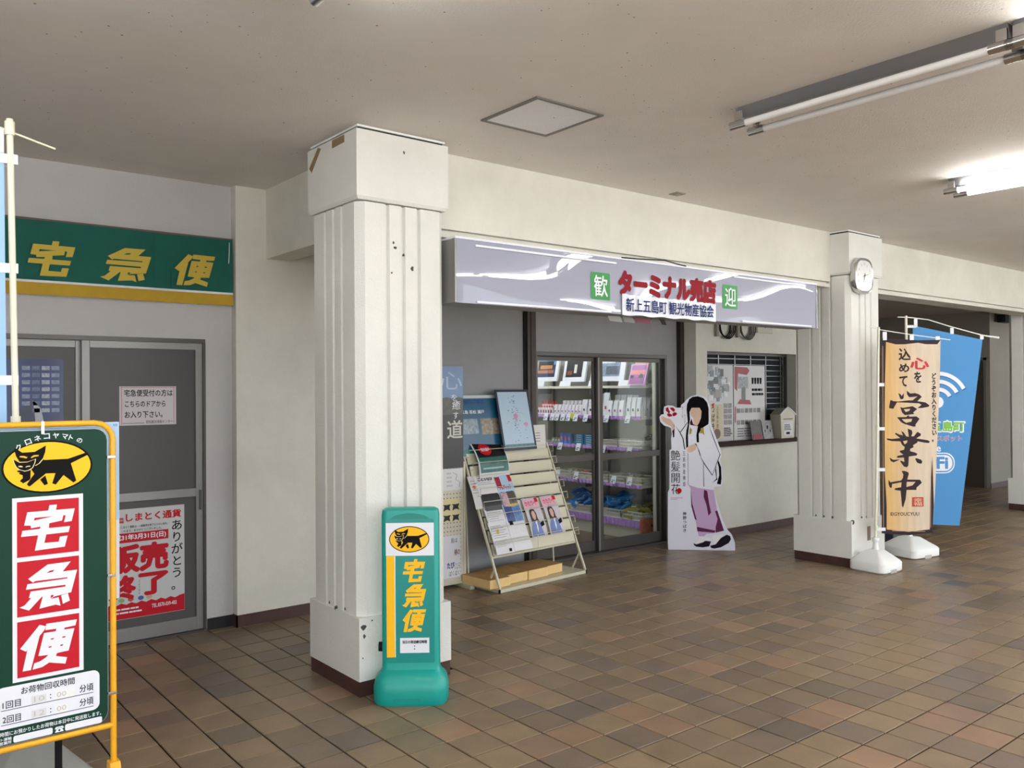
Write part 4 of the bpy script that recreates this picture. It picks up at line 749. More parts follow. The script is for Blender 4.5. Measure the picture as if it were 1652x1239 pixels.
for i, u in enumerate((.472, .69)):
    t_, s_, P, T = leaflet('magazine', ['magazine with a woman in a blue jacket, left of the pair on the rack', 'magazine with a woman in a blue jacket, right of the pair on the rack'][i], 'magazine', u, u+.185, .36, .665, .155, 'C9C4CC', 'magazines on the rack', curl=.01)
    P('pink_header', .03, .97, .74, .97, mc('E3B5C4', .4, .2, 40)); T('かたりべ', .12, .82, .8, .93, mat('magazine_pink', 'D4476A', .5), .03); P('red_tag', .78, .97, .88, .99, M_RED, .001)
    for nm, pts, m in (('hair', [(.2, .35), (.18, .55), (.22, .68), (.36, .74), (.52, .71), (.6, .6), (.6, .46), (.68, .38), (.5, .3)], mc('2E2226', .5, .2)), ('face', [(.3, .5), (.3, .62), (.4, .68), (.5, .65), (.53, .55), (.48, .46), (.4, .43)], mc('D3A896', .5, .05)), ('jacket', [(.06, .02), (.1, .25), (.22, .4), (.4, .36), (.52, .42), (.66, .34), (.78, .02)], mc('6F86C0', .5, .2, 15)), ('caption', [(.66, .34), (.9, .4), (.92, .28), (.7, .24)], M_INK), ('collar', [(.38, .4), (.5, .42), (.48, .2), (.42, .1)], M_WPRINT)):
        q = fill(nm, [pts], m, s_, 0); k = {'hair': 1, 'face': 2, 'jacket': 3, 'caption': 2, 'collar': 4}[nm]
        for v_ in q.data.vertices:
            u_, v = v_.co.x, v_.co.z; v_.co = (-.0925+.185*u_, .42*.305*v-.01*math.sin(v*math.pi)+.01*v*v-.0062-.0005*k, .305*v)
# flat cartons on the base plate
for i, (u, w, h, d) in enumerate(((-.055, .05, .07, .33), (.17, .085, .072, .30), (.40, .075, .075, .31), (.60, .10, .072, .28))):
    p = RACKM @ Vector((u+.11, w, .03)); wd = .225 if i else .22
    t = thing('flat_carton', ['leftmost kraft carton lying on the rack base', 'second kraft carton from the left on the rack base', 'third kraft carton from the left on the rack base', 'rightmost kraft carton lying on the rack base'][i], 'carton', p, RA, 'kraft cartons on the rack base')
    G().box(-wd/2, wd/2, 0, d, 0, h).obj('box', M_KRAFT, t, bevel=.003); G().box(-wd/2+.001, wd/2-.001, .0, d, h, h+.002).obj('lid', mat('kraft_lid', 'B58F5C', .7, var=.2), t)
# ================================================================== SHOP SIGN
t = wthing('shop_sign', 'long glossy lilac-white sign box with red lettering above the shop entrance', 'sign', (4.54, 3.98, 2.065))
SX0, SX1, SZ0, SZ1, SY = 2.722, 6.37, 2.066, 2.425, 3.88
G().box(SX0, SX1, SY+.012, 4.075, SZ0, SZ1).obj('sign_box', mat('sign_case_grey', '8A8886', .5), t)
def wv(x, z):
    a = x-2.7; b = (z-SZ0)/.36
    return .0022*math.sin(a*2.9+.6+b*1.1)*math.sin(b*math.pi) + .0009*math.sin(a*6.6+2.1-b*1.4)*math.sin(b*math.pi) + .0014*math.sin(a*1.5+b*3.2)
g = G(); NX, NZ = 150, 14
for i in range(NX+1):
    for k in range(NZ+1):
        x, z = SX0+(SX1+.012-SX0)*i/NX, SZ0+(SZ1-SZ0)*k/NZ; g.v.append((x+(.02*(1-k/NZ) if i == NX else 0), SY-wv(x, z)*.9, z))
for i in range(NX):
    for k in range(NZ):
        a = i*(NZ+1)+k; g.f.append((a, a+NZ+1, a+NZ+2, a+1))
face = g.obj('sign_face', mat('glossy_lilac_sheet', 'A2A5B8', .6, coat=1, spec=.05), t, smooth=True)
G().box(SX0-.004, SX0+.008, SY-.008, SY+.02, SZ0, SZ1).obj('end_trim', M_ALUL, t); G().box(SX1-.004, SX1+.004, SY-.004, SY+.02, SZ0, SZ1).obj('end_trim', M_ALUL, t)
for x0, x1, z in ((2.86, 4.0, 2.395), (2.87, 3.95, 2.075), (5.25, 6.2, 2.405), (5.35, 6.28, 2.078)): G().box(x0, x1, SY-.013, SY-.002, z-.006, z+.006).obj('tape_highlight', M_WPRINT, t)  # white bars stand in for the highlights on clear tape
G().box(SX0, SX1, SY-.008, 4.07, SZ1, SZ1+.012).obj('top_flashing', M_WPRINT, t)
G().tube([(4.05, SY-.012, 2.437), (4.2, SY-.02, 2.44), (4.45, SY-.03, 2.452), (4.6, SY-.02, 2.44), (4.7, SY-.01, 2.437)], .004, 5).obj('loose_cable', M_INK, t)
def onface(o, d):
    for v_ in o.data.vertices: v_.co.y = SY-wv(v_.co.x, v_.co.z)*.9-d+v_.co.y
mgs, mrs = mat('welcome_green', '128A34', .4, spec=.3), mat('shop_red', '8A0A20', .5, spec=.1)
for ch, x0, x1, z0, z1 in (('歓', 3.777, 3.951, 2.15, 2.324), ('迎', 5.122, 5.301, 2.163, 2.34)):
    onface(fill('green_square', [rrect(x0, x1, z0, z1, .012)], mgs, t, 0), .003)
    onface(text(ch, x0+.025, x1-.025, z0+.018, z1-.018, 0, M_WPRINT, t, bold=.012), .006)
onface(text('ターミナル売店', 4.027, 5.045, 2.185, 2.362, 0, mrs, t, bold=.07), .0045)
tk = wthing('paper_label', 'white paper strip with navy characters stuck under the red shop lettering', 'label', (4.55, SY, 2.06))
g = G(); NX = 30
for i in range(NX+1):
    x = 4.055+.975*i/NX; y = SY-.009-.003*math.sin(i*1.3)
    zt, zb = 2.2-.012*i/NX+.003*math.sin(i*2.1), 2.062-.004*math.sin(i*.9); g.v += [(x, y, zb), (x, y, zt), (x, y+.0015, zb), (x, y+.0015, zt)]
for i in range(NX):
    a = i*4; g.f += [(a, a+4, a+5, a+1), (a+2, a+3, a+7, a+6), (a, a+2, a+6, a+4), (a+1, a+5, a+7, a+3)]
g.obj('sheet', mat('label_paper', 'D9DDE8', .3, coat=.5), tk); text('新上五島町 観光物産協会', 4.085, 5.0, 2.085, 2.175, SY-.0155, mat('deep_navy', '0E2266', .6, spec=.2), tk, bold=.021)
for i, (x, w_, c) in enumerate(((4.06, .12, 'B9B7B5'), (4.20, .1, 'A8A6A4'), (4.32, .15, '96606C'), (4.49, .08, '7C7A7A'), (4.58, .05, '3F3D44'))):
    t = wthing('hanging_card', ['grey-white', 'greyish', 'dusty pink', 'mid grey', 'small dark'][i]+' card hanging below the shop sign', 'card', (x, 4.0, 2.02))
    G().hexa([(x, 3.99, 2.03-i*.001), (x+w_, 3.99, 2.025), (x+w_, 3.993, 2.025), (x, 3.993, 2.03), (x, 4.01, 2.067), (x+w_, 4.01, 2.067), (x+w_, 4.013, 2.067), (x, 4.013, 2.067)]).obj('card', mat('card_'+c, c, .4), t)

# ================================================================== SHOP INTERIOR: GONDOLA SHELVING
gd = wthing('shelving_unit', 'white shop shelving unit with lilac frilled edges behind the glass door', 'shelves', (6.72, 7.3, 0))
G().box(6.935, 6.965, 5.96, 8.75, 0, 2.1).obj('back_panel', mat('shelf_back_grey', 'A5A39E', .6), gd)
for y in (5.955, 6.85, 7.78, 8.72): G().box(6.90, 6.935, y-.02, y+.02, 0, 2.1).obj('upright', M_STEEL, gd)
SH = ((1.61, 6.58), (1.285, 6.5), (.957, 6.5), (.575, 6.5), (.205, 6.5))
for z, x in SH:
    G().box(x, 6.93, 5.95, 8.72, z-.028, z).obj('shelf_board', M_SHELF, gd, bevel=.002)
    for y in (5.955, 6.85, 7.78, 8.70): G().box(x+.06, 6.93, y-.004, y+.004, z-.09 if z > .3 else z-.04, z-.028).obj('shelf_bracket', M_STEEL, gd)
    if z < 1.5:
        fr = G(); n = 90
        for i in range(n):
            y0 = 5.95+(8.72-5.95)*i/n; y1 = y0+(8.72-5.95)/n; d = .006*(1 if i % 2 else -.4); hh = .034 if z > .3 else .07
            fr.hexa([(x-.012-d, y0, z-hh), (x-.012-d, y1, z-hh+.003), (x-.002, y1, z-hh), (x-.002, y0, z-hh), (x-.01+d, y0, z+.004), (x-.01-d, y1, z+.004), (x, y1, z+.004), (x, y0, z+.004)])
        lab(fr.obj('frilled_edge', M_LILAC, gd), 'lilac frilled shelf edging')
G().box(6.53, 6.93, 5.97, 8.7, 0.0, .165).obj('plinth', M_SHELF, gd)
t = wthing('framed_print', 'white framed photo of a lakeside building at dusk on the top shelf', 'framed picture', (6.7, 7.55, 1.61))
def frame_pic(label, y0, y1, z0, z1, x, fm, parts, first=None):
    t = first or wthing('framed_print', label, 'framed picture', (x, (y0+y1)/2, z0), 'framed prints on the top shelf')
    ln = .07; q = lambda y, z, d=0: (x+ln*(z-z0)/(z1-z0)-d, y, z)
    fr = G()
    def slab(a, b, c, e, d0, d1, m, nm, par):
        return G().hexa([q(a, c, d1), q(b, c, d1), q(b, c, d0), q(a, c, d0), q(a, e, d1), q(b, e, d1), q(b, e, d0), q(a, e, d0)]).obj(nm, m, par)
    f = slab(y0, y1, z0, z1, -.015, .008, fm, 'frame', t)
    for (a, b, c, e, col, v) in parts: slab(y0+(y1-y0)*a, y0+(y1-y0)*b, z0+(z1-z0)*c, z0+(z1-z0)*e, .008, .0095+.0005*parts.index((a, b, c, e, col, v)), mc(col, .3, v, 35), 'photo', f)
    return t
t['group'] = 'framed prints on the top shelf'
frame_pic('', 7.42, 7.78, 1.61+.06, 1.99, 6.66, M_WPRINT, [(.14, 1, .16, 1, '2B3A5E', .3), (.14, 1, .62, 1, '6FA0D0', .3), (.25, 1, .5, .75, '2A2A2C', .4), (.3, .9, .46, .6, 'D08E5A', .4), (.2, 1, .3, .42, 'B8785A', .5)], t)
frame_pic('white framed dark photo of a white bird on the top shelf', 6.95, 7.32, 1.66, 1.99, 6.66, M_WPRINT, [(.16, .88, .16, 1, '26262E', .3), (.4, .52, .3, .6, 'E6E4DC', .1), (.6, .82, .24, .38, '8A4E34', .4), (.42, .6, .8, 1, 'C9CBD6', .2)])
frame_pic('white framed cloudy seascape photo behind the door stile', 6.34, 6.86, 1.66, 1.99, 6.66, M_WPRINT, [(.15, .9, .16, 1, '8E9CB8', .4), (.15, .55, .22, .5, '5C6476', .4), (.3, .8, .6, .85, 'EEF2FA', .2)])
frame_pic('green and orange framed print partly covered by the purple photo', 5.98, 6.30, 1.655, 1.99, 6.70, mat('green_frame', '4E6B58', .5), [(.2, .82, .12, 1, 'D9A88A', .4), (.35, .7, .14, .5, 'F0C890', .3), (.4, .65, .1, .2, '8A4A30', .4)])
t = wthing('sunset_photo', 'purple sunset photo with two dark rocks at the end of the top shelf', 'photo', (6.6, 6.07, 1.62)); t['group'] = 'framed prints on the top shelf'
frame_pic('', 5.952, 6.19, 1.612, 1.835, 6.56, mat('pink_border', 'D9A6D6', .4), [(.08, .92, .06, .94, 'B45AB0', .3), (.08, .92, .5, .72, 'F08A8C', .2), (.08, .92, .06, .38, 'A24E9C', .3), (.18, .42, .34, .48, '2A2030', .2), (.24, .34, .4, .54, '2A2030', .1), (.72, .92, .34, .46, '2A2030', .2)], t)
t = wthing('small_frame', 'small dark navy framed item standing behind the purple photo', 'framed picture', (6.8, 5.99, 1.61)); G().box(6.76, 6.775, 5.96, 6.09, 1.63, 1.78).obj('frame', mat('navy_frame', '1C2438', .3), t, bevel=.003); G().box(6.74, 6.80, 5.98, 6.07, 1.61, 1.63).obj('stand', M_SHELF, t)
for i, (y0, y1) in enumerate(((7.58, 7.8), (7.12, 7.30), (6.68, 6.82), (6.19, 6.36))):
    t = wthing('title_card', 'white title card in front of the '+['lakeside', 'white bird', 'seascape', 'green framed'][i]+' picture', 'card', (6.6, (y0+y1)/2, 1.61), 'title cards on the top shelf'); G().hexa([(6.585, y0, 1.61), (6.60, y0, 1.61), (6.60, y1, 1.61), (6.585, y1, 1.61), (6.605, y0, 1.668), (6.608, y0, 1.668), (6.608, y1, 1.668), (6.605, y1, 1.668)]).obj('card', M_WPRINT, t)
def bottle(label, y, z, h, r, body, cap, grp, x=6.56, capm=None):
    t = wthing('bottle', label, 'bottle', (x, y, z), grp)
    G().lathe([(.0, z), (r, z), (r, z+h*.68), (r*.5, z+h*.78), (.0, z+h*.78)], x, y, 10).obj('body', mat('bottle_'+body, body, .35), t, smooth=True)
    G().lathe([(0, z+h*.78), (r*.62, z+h*.78), (r*.62, z+h), (0, z+h)], x, y, 10).obj('cap', mat('cap_'+cap, cap, .35), t, smooth=True)
    G().box(x-r*1.02, x-r*.8, y-r*.5, y+r*.5, z+h*.15, z+h*.5).obj('label', mat('lab_'+body, '5B4A62', .5), t)
for k in range(6): bottle('red-capped white bottle, front row of the second shelf, '+fromleft(k), 7.62-k*.045, 1.285, .1, .018, 'E6D9DE', 'C8323E', 'red capped bottles, front row')
for k in range(6): bottle('taller red-capped bottle, rear row of the second shelf, '+fromleft(k), 7.62-k*.045, 1.285, .15, .018, 'E6D9DE', 'C8323E', 'red capped bottles, rear row', 6.62)
def pouch(label, y, z, w_, h, c, grp, x=6.56, d=.05, lc='4A4452', name='pouch'):
    t = wthing(name, label, name.replace('_', ' '), (x, y, z), grp); a, b = w_/2, d/2
    G().ring([[(x-b, y-a, z), (x-b, y+a, z), (x+b, y+a, z), (x+b, y-a, z)], [(x-b*1.1, y-a, z+h*.35), (x-b*1.1, y+a, z+h*.35), (x+b*1.1, y+a, z+h*.35), (x+b*1.1, y-a, z+h*.35)], [(x-b*.5, y-a*.95, z+h*.75), (x-b*.5, y+a*.95, z+h*.75), (x+b*.5, y+a*.95, z+h*.75), (x+b*.5, y-a*.95, z+h*.75)], [(x-.003, y-a*1.05, z+h), (x-.003, y+a*1.05, z+h), (x+.003, y+a*1.05, z+h), (x+.003, y-a*1.05, z+h)]]).obj('bag', mat('bag_'+c, c, .3, var=.12, vscale=60), t, smooth=False)
    G().box(x-b*1.1-.0015, x-b*1.1, y-a*.3, y+a*.3, z+h*.28, z+h*.42).obj('mark', mat('mark_'+lc, lc, .5), t)
for k in range(8): pouch('small white packet with dark figure print on the second shelf, '+fromleft(k), 7.31-k*.058, 1.285, .046, .115, 'E4DDE8', 'small packets on the second shelf', lc='2E2834')
for k in range(7): pouch('clear packet behind the small white packets, '+fromleft(k), 7.28-k*.064, 1.285, .05, .16, 'C9C6CC', 'rear packets on the second shelf', 6.66)
for k in range(2): pouch(['left', 'right'][k]+' one of two taller white packets just left of the door stile', 6.83-k*.1, 1.285, .075, .175, 'E8E4EE', 'taller packets by the stile', lc='2E2834')
for k in range(2): pouch(['left', 'right'][k]+' tall clear bag behind the taller packets by the stile', 6.82-k*.11, 1.285, .09, .24, 'BFC2C8', 'tall clear bags by the stile', 6.70)
pouch('tallest white pouch just right of the door stile', 6.535, 1.285, .08, .25, 'E6E8F0', None, 6.6, lc='B0485A')
for k in range(3): pouch('short white pouch with red print right of the stile, '+fromleft(k), 6.44-k*.082, 1.285, .06, .165, 'EEF0F6', 'short white pouches', lc='A83A50')
for k in range(4): pouch('clear topped pouch behind the short white pouches, '+fromleft(k), 6.45-k*.09, 1.285, .075, .225, 'CFD2D8', 'rear clear pouches', 6.68)
for k in range(3): pouch('white pouch with dark print near the right end, second shelf, '+fromleft(k), 6.165-k*.07, 1.285, .056, .2, 'EBEDF3', 'white pouches near the end', lc='3A3640')
for k in range(3): pouch('dull silver pouch at the right end, second shelf, '+fromleft(k), 6.11-k*.055, 1.285, .048, .2, 'A9A8AA', 'silver pouches at the near end', 6.68, lc='3A3640')
def boxy(name, label, cat, x0, x1, y0, y1, z0, z1, c, grp=None, mark=None):
    t = wthing(name, label, cat, ((x0+x1)/2, (y0+y1)/2, z0), grp); b = G().box(x0, x1, y0, y1, z0, z1).obj('carton', mat('carton_'+c, c, .35, var=.15, vscale=50), t, bevel=.002)
    if mark: G().box(x0-.001, x0, y0+(y1-y0)*.2, y1-(y1-y0)*.2, z0+(z1-z0)*.35, z0+(z1-z0)*.7).obj('label', mat('mk_'+mark, mark, .4), t)
    return t
for k in range(3): boxy('snack_packet', 'small olive packet on the third shelf, '+fromleft(2-k), 'packet', 6.54, 6.6, 7.24+k*.05, 7.28+k*.05, .957, 1.02, '8E9A86', 'olive packets on the third shelf', 'D5D2C6')
for k in range(3): boxy('snack_packet', 'upright blue packet with pink label on the third shelf, '+fromleft(2-k), 'packet', 6.54, 6.58, 7.06+k*.062, 7.115+k*.062, .957, 1.07, '4D7FC4', 'blue packets on the third shelf', 'C77A8E')
for j in range(2):
    for k in range(5): boxy('snack_packet', 'flat teal packet in the '+['right', 'left'][j]+' stack on the third shelf, '+['bottom', 'second', 'middle', 'fourth', 'top'][k]+' one', 'packet', 6.54, 6.66, 6.70+j*.155, 6.84+j*.155, .957+k*.023, .978+k*.023, '2F6FA0', 'teal packets stacked on the third shelf', 'BFE0E0')
def basket(label, y0, y1, z, grp, h=.075, x0=6.52, x1=6.80):
    t = wthing('basket', label, 'basket', ((x0+x1)/2, (y0+y1)/2, z), grp)
    g = G().box(x0, x1, y0, y1, z, z+.004)
    for zz in (z+.004, z+h*.5, z+h-.012): g.box(x0, x0+.004, y0, y1, zz, zz+.01).box(x1-.004, x1, y0, y1, zz, zz+.01).box(x0, x1, y0, y0+.004, zz, zz+.01).box(x0, x1, y1-.004, y1, zz, zz+.01)
    n = max(5, int((y1-y0)/.017))
    for i in range(n+1):
        y = y0+(y1-y0-.005)*i/n; g.box(x0, x0+.004, y, y+.005, z, z+h)
    for i in range(15):
        x = x0+(x1-x0-.005)*i/14; g.box(x, x+.005, y0, y0+.004, z, z+h)
    g.box(x0-.005, x0+.006, y0-.004, y1+.004, z+h-.006, z+h).box(x0, x1, y0-.006, y0+.005, z+h-.006, z+h)
    g.obj('lattice', M_BASKET, t); return t
def heap(n, y0, y1, z, c, name, label, cat, grp, s=(.09, .06, .02), x0=6.56, x1=6.76, up=.07, tilt=.5, sheen=.25):
    rd = random.Random(int(y0*100)+n)
    for k in range(n):
        y = y0+(y1-y0)*(k+.5)/n; x = rd.uniform(x0, x1); zz = z+up*rd.uniform(.3, 1)
        t = thing(name, label, cat, (x, y, zz-.02), 0, grp); a, b, d = s
        b_ = G().ring([[(-a*.5, -b*.5, 0), (a*.5, -b*.5, 0), (a*.5, b*.5, 0), (-a*.5, b*.5, 0)], [(-a*.55, -b*.55, d*.5), (a*.55, -b*.55, d*.5), (a*.55, b*.55, d*.5), (-a*.55, b*.55, d*.5)], [(-a*.4, -b*.45, d), (a*.4, -b*.45, d), (a*.4, b*.45, d), (-a*.4, b*.45, d)]]).obj('pack', mat('pack_'+c, c, sheen, var=.3, vscale=40), t)
        b_.rotation_euler = (rd.uniform(-tilt, tilt), rd.uniform(-tilt, tilt), rd.uniform(-1, 1))
        if up > .08 and n > 8: G().hexa([(-a*.3, -b*.35, d), (a*.1, -b*.38, d), (a*.1, b*.1, d), (-a*.3, -b*.1, d), (-a*.28, -b*.33, d+.001), (a*.08, -b*.36, d+.001), (a*.08, b*.08, d+.001), (-a*.28, -b*.12, d+.001)]).obj('print', mat('foil_highlight', 'BFDCEB' if c != '8A8440' else 'E4DFA0', .15), b_)  # pale 'print' patch is a highlight painted onto the foil
B3 = 'white lattice basket on the third shelf'
basket('white lattice basket on the third shelf right behind the door stile', 6.31, 6.55, .957, 'baskets'); heap(4, 6.33, 6.53, .957, 'D8D6D4', 'flat_packet', 'white flat packet in the third shelf basket by the stile', 'packet', 'white packets, basket by the stile', (.12, .1, .015), up=.07, tilt=.15)
basket('white lattice basket at the near end of the third shelf', 5.96, 6.29, .957, 'baskets'); heap(5, 5.99, 6.27, .957, 'DAD8D4', 'flat_packet', 'white flat packet in the near end basket on the third shelf', 'packet', 'white packets, near end basket', (.12, .1, .02), up=.085, tilt=.15)
heap(4, 5.98, 6.12, 1.03, '5E2028', 'maroon_packet', 'maroon packet behind the near end basket on the third shelf', 'packet', 'maroon packets', (.1, .06, .03), 6.74, 6.84, .05)
t = boxy('striped_box', 'yellow and green striped box high at the back near the door post', 'box', 6.84, 6.92, 5.97, 6.13, 1.09, 1.21, 'B9B93A', None, '6F8A2E'); G().box(6.84, 6.93, 5.96, 6.14, .957, 1.09).obj('pedestal', M_SHELF, t)
for i, (y0, y1, l, c) in enumerate(((7.03, 7.3, 'at the far left of the fourth shelf', 'E6E2DA'), (6.70, 7.0, 'left of the stile on the fourth shelf', 'D98A72'), (6.45, 6.56, 'narrow one right of the stile on the fourth shelf', 'D2CFC4'), (6.21, 6.43, 'in the middle of the fourth shelf', 'C4C2C4'), (5.96, 6.19, 'at the near end of the fourth shelf', 'CFC9A8'))):
    basket('white lattice basket '+l, y0, y1, .575, 'baskets', .08); heap(5 if i != 2 else 3, y0+.02, y1-.02, .575, c, 'wrapped_sweet', 'wrapped sweet, basket '+l, 'packet', 'sweets in the basket '+l, (.1, .05, .02), up=.095, tilt=.3)
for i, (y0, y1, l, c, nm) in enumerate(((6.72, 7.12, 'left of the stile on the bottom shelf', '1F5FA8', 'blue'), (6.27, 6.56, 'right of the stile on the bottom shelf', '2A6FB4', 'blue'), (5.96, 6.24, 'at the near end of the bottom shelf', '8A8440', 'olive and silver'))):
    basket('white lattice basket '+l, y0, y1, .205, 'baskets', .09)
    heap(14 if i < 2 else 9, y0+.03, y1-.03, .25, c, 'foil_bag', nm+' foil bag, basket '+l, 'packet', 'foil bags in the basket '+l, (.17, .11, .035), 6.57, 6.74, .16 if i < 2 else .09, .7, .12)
for i, (y, z) in enumerate([(7.4, 1.285), (7.29, 1.285), (7.21, 1.285), (7.11, 1.285), (7.02, 1.285), (6.90, 1.285), (6.74, 1.285), (6.42, 1.285), (6.11, 1.285), (7.16, .957), (6.86, .957), (6.47, .957), (6.09, .957), (7.21, .62), (6.9, .62), (6.32, .62), (6.09, .62)]):
    t = wthing('price_tag', 'white price tag on the '+{1.285: 'second', .957: 'third', .62: 'fourth'}[z]+' shelf edge, '+fromleft(i-{1.285: 0, .957: 9, .62: 13}[z]), 'price tag', (6.46, y, z-.05), 'price tags on shelf edge %s %s' % (z, ['left', 'right'][y < 6.6]))
    zz = z+.01 if z > .7 else z+.03
    G().hexa([(6.452, y-.034, zz-.075), (6.454, y-.034, zz-.075), (6.454, y+.034, zz-.075), (6.452, y+.034, zz-.075), (6.474, y-.038, zz+.004), (6.476, y-.038, zz+.004), (6.476, y+.03, zz+.004), (6.474, y+.03, zz+.004)]).obj('card', M_WPRINT, t)
    G().box(6.4535, 6.457, y-.0, y+.02, zz-.062, zz-.052).box(6.459, 6.463, y-.022, y+.018, zz-.044, zz-.038).obj('print', M_NAVY, t)
t = wthing('round_sticker', 'round yellow sticker on the second shelf edge', 'sticker', (6.46, 6.96, 1.27)); G().tube([(6.468, 6.955, 1.275), (6.472, 6.955, 1.275)], .032, 20).obj('disc', mat('sticker_yellow', 'E3E04A', .5), t)
t = wthing('brown_crate', 'reddish brown storage crate with a slot handle at the near end of the bottom shelf', 'crate', (6.62, 5.93, 0))
G().box(6.46, 6.80, 5.905, 5.945, .03, .235).obj('front_panel', mat('crate_brown', '9C4A2E', .5), t, bevel=.003); G().box(6.585, 6.66, 5.9035, 5.906, .155, .178).obj('handle_slot', M_INK, t); G().box(6.47, 6.79, 5.91, 5.94, 0, .03).obj('base_rim', MATS['crate_brown'], t)

# ================================================================== TICKET WINDOW ITEMS
t = wthing('timetable_poster', 'pale left window poster crowded with small photos and orange lettering', 'poster', (7.47, 5.71, 1.0))
b = G().box(7.15, 7.708, 5.706, 5.712, 1.0, 1.825).obj('sheet', mat('poster_pale', 'B9BABB', .25), t); yy = 5.7054
rd = random.Random(5)
for i in range(44):
    x, z = 7.16+rd.random()*.44, 1.42+rd.random()*.34; w_, h = rd.uniform(.03, .1), rd.uniform(.03, .09)
    G().box(x, x+w_, yy-.0006-i*.00005, yy, z, z+h).obj('photo_print', mc(rd.choice(['4B4E50', '8D9196', '2A2C30', '8A8078', 'D9DCE0', '5A6A76', '1E1F22']), .3, .5, 50), b)
for i in range(8):
    x, z = 7.54+(i % 2)*.075, 1.18+(i//2)*.06; G().box(x, x+.065, yy-.0008, yy, z, z+.05).obj('photo_print', mc('7C7A76', .3, .6, 50), b)
fill('cream_panel', [rect(7.3, 7.52, 1.03, 1.4)], mat('cream_panel', 'C8BB9E', .4), b, yy-.001); text('つばき', 7.33, 7.38, 1.12, 1.38, yy-.0016, mat('brush_brown', '5A3A24', .5), b, bold=.03, vertical=True); text('上五島の旅', 7.41, 7.45, 1.15, 1.38, yy-.0016, MATS['brush_brown'], b, bold=.01, vertical=True)
fill('brown_ball', [ellipse(7.42, 1.085, .06, .055, 20)], mc('6B4330', .4, .3), b, yy-.002); fill('red_flag', [[(7.32, 1.40), (7.38, 1.42), (7.36, 1.37)]], M_RED, b, yy-.002)
lines('small_print', 7.54, 7.69, 1.05, 1.15, 5, M_INK, b, yy-.001, .5)
t = wthing('red_map_poster', 'white right window poster with red map panels and rows of tiny photos', 'poster', (8.0, 5.71, 1.0))
b = G().box(7.722, 8.296, 5.706, 5.712, 1.0, 1.823).obj('sheet', mat('poster_white2', 'C2C0C2', .25), t)
rdm = mat('map_red', '9A2A36', .4)
fill('red_panel', [[(7.735, 1.81), (7.965, 1.805), (8.01, 1.77), (7.96, 1.72), (7.80, 1.735), (7.78, 1.54), (7.735, 1.57)], [(7.78, 1.40), (7.83, 1.45), (8.01, 1.44), (8.04, 1.39)], [(7.735, 1.36), (7.76, 1.38), (7.755, 1.2), (7.735, 1.19)]], rdm, b, yy)
G().box(7.80, 7.98, yy-.0008, yy, 1.57, 1.70).obj('photo_print', mc('8E9298', .3, .4, 30), b); G().box(7.86, 7.93, yy-.0012, yy-.0008, 1.44, 1.58).obj('photo_print', mc('4A4848', .3, .6, 40), b)
for r in range(2):
    for c in range(6): G().box(7.77+c*.075, 7.83+c*.075, yy-.0008, yy, 1.30-r*.13, 1.35-r*.13).obj('photo_print', mc(['5C5A58', '787674', '45454A'][(r+c) % 3], .3, .5, 60), b)
for c in range(4): G().prism([(8.05+c*.05, 1.62), (8.08+c*.05, 1.62), (8.085+c*.05, 1.69), (8.045+c*.05, 1.69)], yy-.0008, yy).obj('figure_print', M_INK, b)
for z in (1.555, 1.505): lines('small_print', 8.05, 8.28, z-.015, z+.015, 1, M_INK, b, yy, .9, int(z*100))
lines('small_print', 7.78, 8.28, 1.03, 1.14, 4, MATS['grey_ink'], b, yy)
for nm, l, x0, x1, y, c in (('standing_card', 'dark red and grey leaflet standing on the window sill', 7.96, 8.16, 5.655, '6A6668'), ('standing_card', 'white leaflet with small figures standing next to the mailbox', 8.185, 8.37, 5.66, 'B4B4B8')):
    t = wthing(nm, l, 'leaflet', ((x0+x1)/2, y, 1.0)); b = G().hexa([(x0, y-.02, 1.0), (x1, y-.02, 1.0), (x1, y-.016, 1.0), (x0, y-.016, 1.0), (x0, y+.02, 1.205), (x1, y+.02, 1.205), (x1, y+.024, 1.205), (x0, y+.024, 1.205)]).obj('card', mat('c_'+c, c, .3, var=.3, vscale=25), t)
    if c == '6A6668': G().hexa([(x0+.01, y-.0215, 1.005), (x1-.02, y-.0215, 1.005), (x1-.02, y-.018, 1.005), (x0+.01, y-.018, 1.005), (x0+.03, y-.0105, 1.06), (x1-.03, y-.0105, 1.06), (x1-.03, y-.005, 1.06), (x0+.03, y-.005, 1.06)]).obj('red_print', rdm, b)
    else: [G().box(x0+.03+k*.05, x0+.04+k*.05, y-.006, y+.0, 1.06+.05*(k % 2), 1.1+.05*(k % 2)).obj('figure_print', M_INK, b) for k in range(3)]
t = wthing('mailbox', 'cream metal mailbox with a rounded roof on the window sill', 'mailbox', (8.53, 5.64, 1.0))
mm_ = mat('mailbox_cream', 'C9C6B4', .4); pr = [(8.40, 1.0), (8.655, 1.0), (8.675, 1.27), (8.60, 1.315), (8.53, 1.345), (8.46, 1.315), (8.385, 1.27)]
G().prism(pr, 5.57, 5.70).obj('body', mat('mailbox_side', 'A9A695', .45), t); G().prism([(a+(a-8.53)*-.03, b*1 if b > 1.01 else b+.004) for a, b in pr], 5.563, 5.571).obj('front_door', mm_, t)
G().tube([(8.375, 5.562, 1.265), (8.455, 5.562, 1.318), (8.53, 5.562, 1.352), (8.605, 5.562, 1.318), (8.688, 5.562, 1.265)], .008, 6).obj('scalloped_edge', M_WPRINT, t)
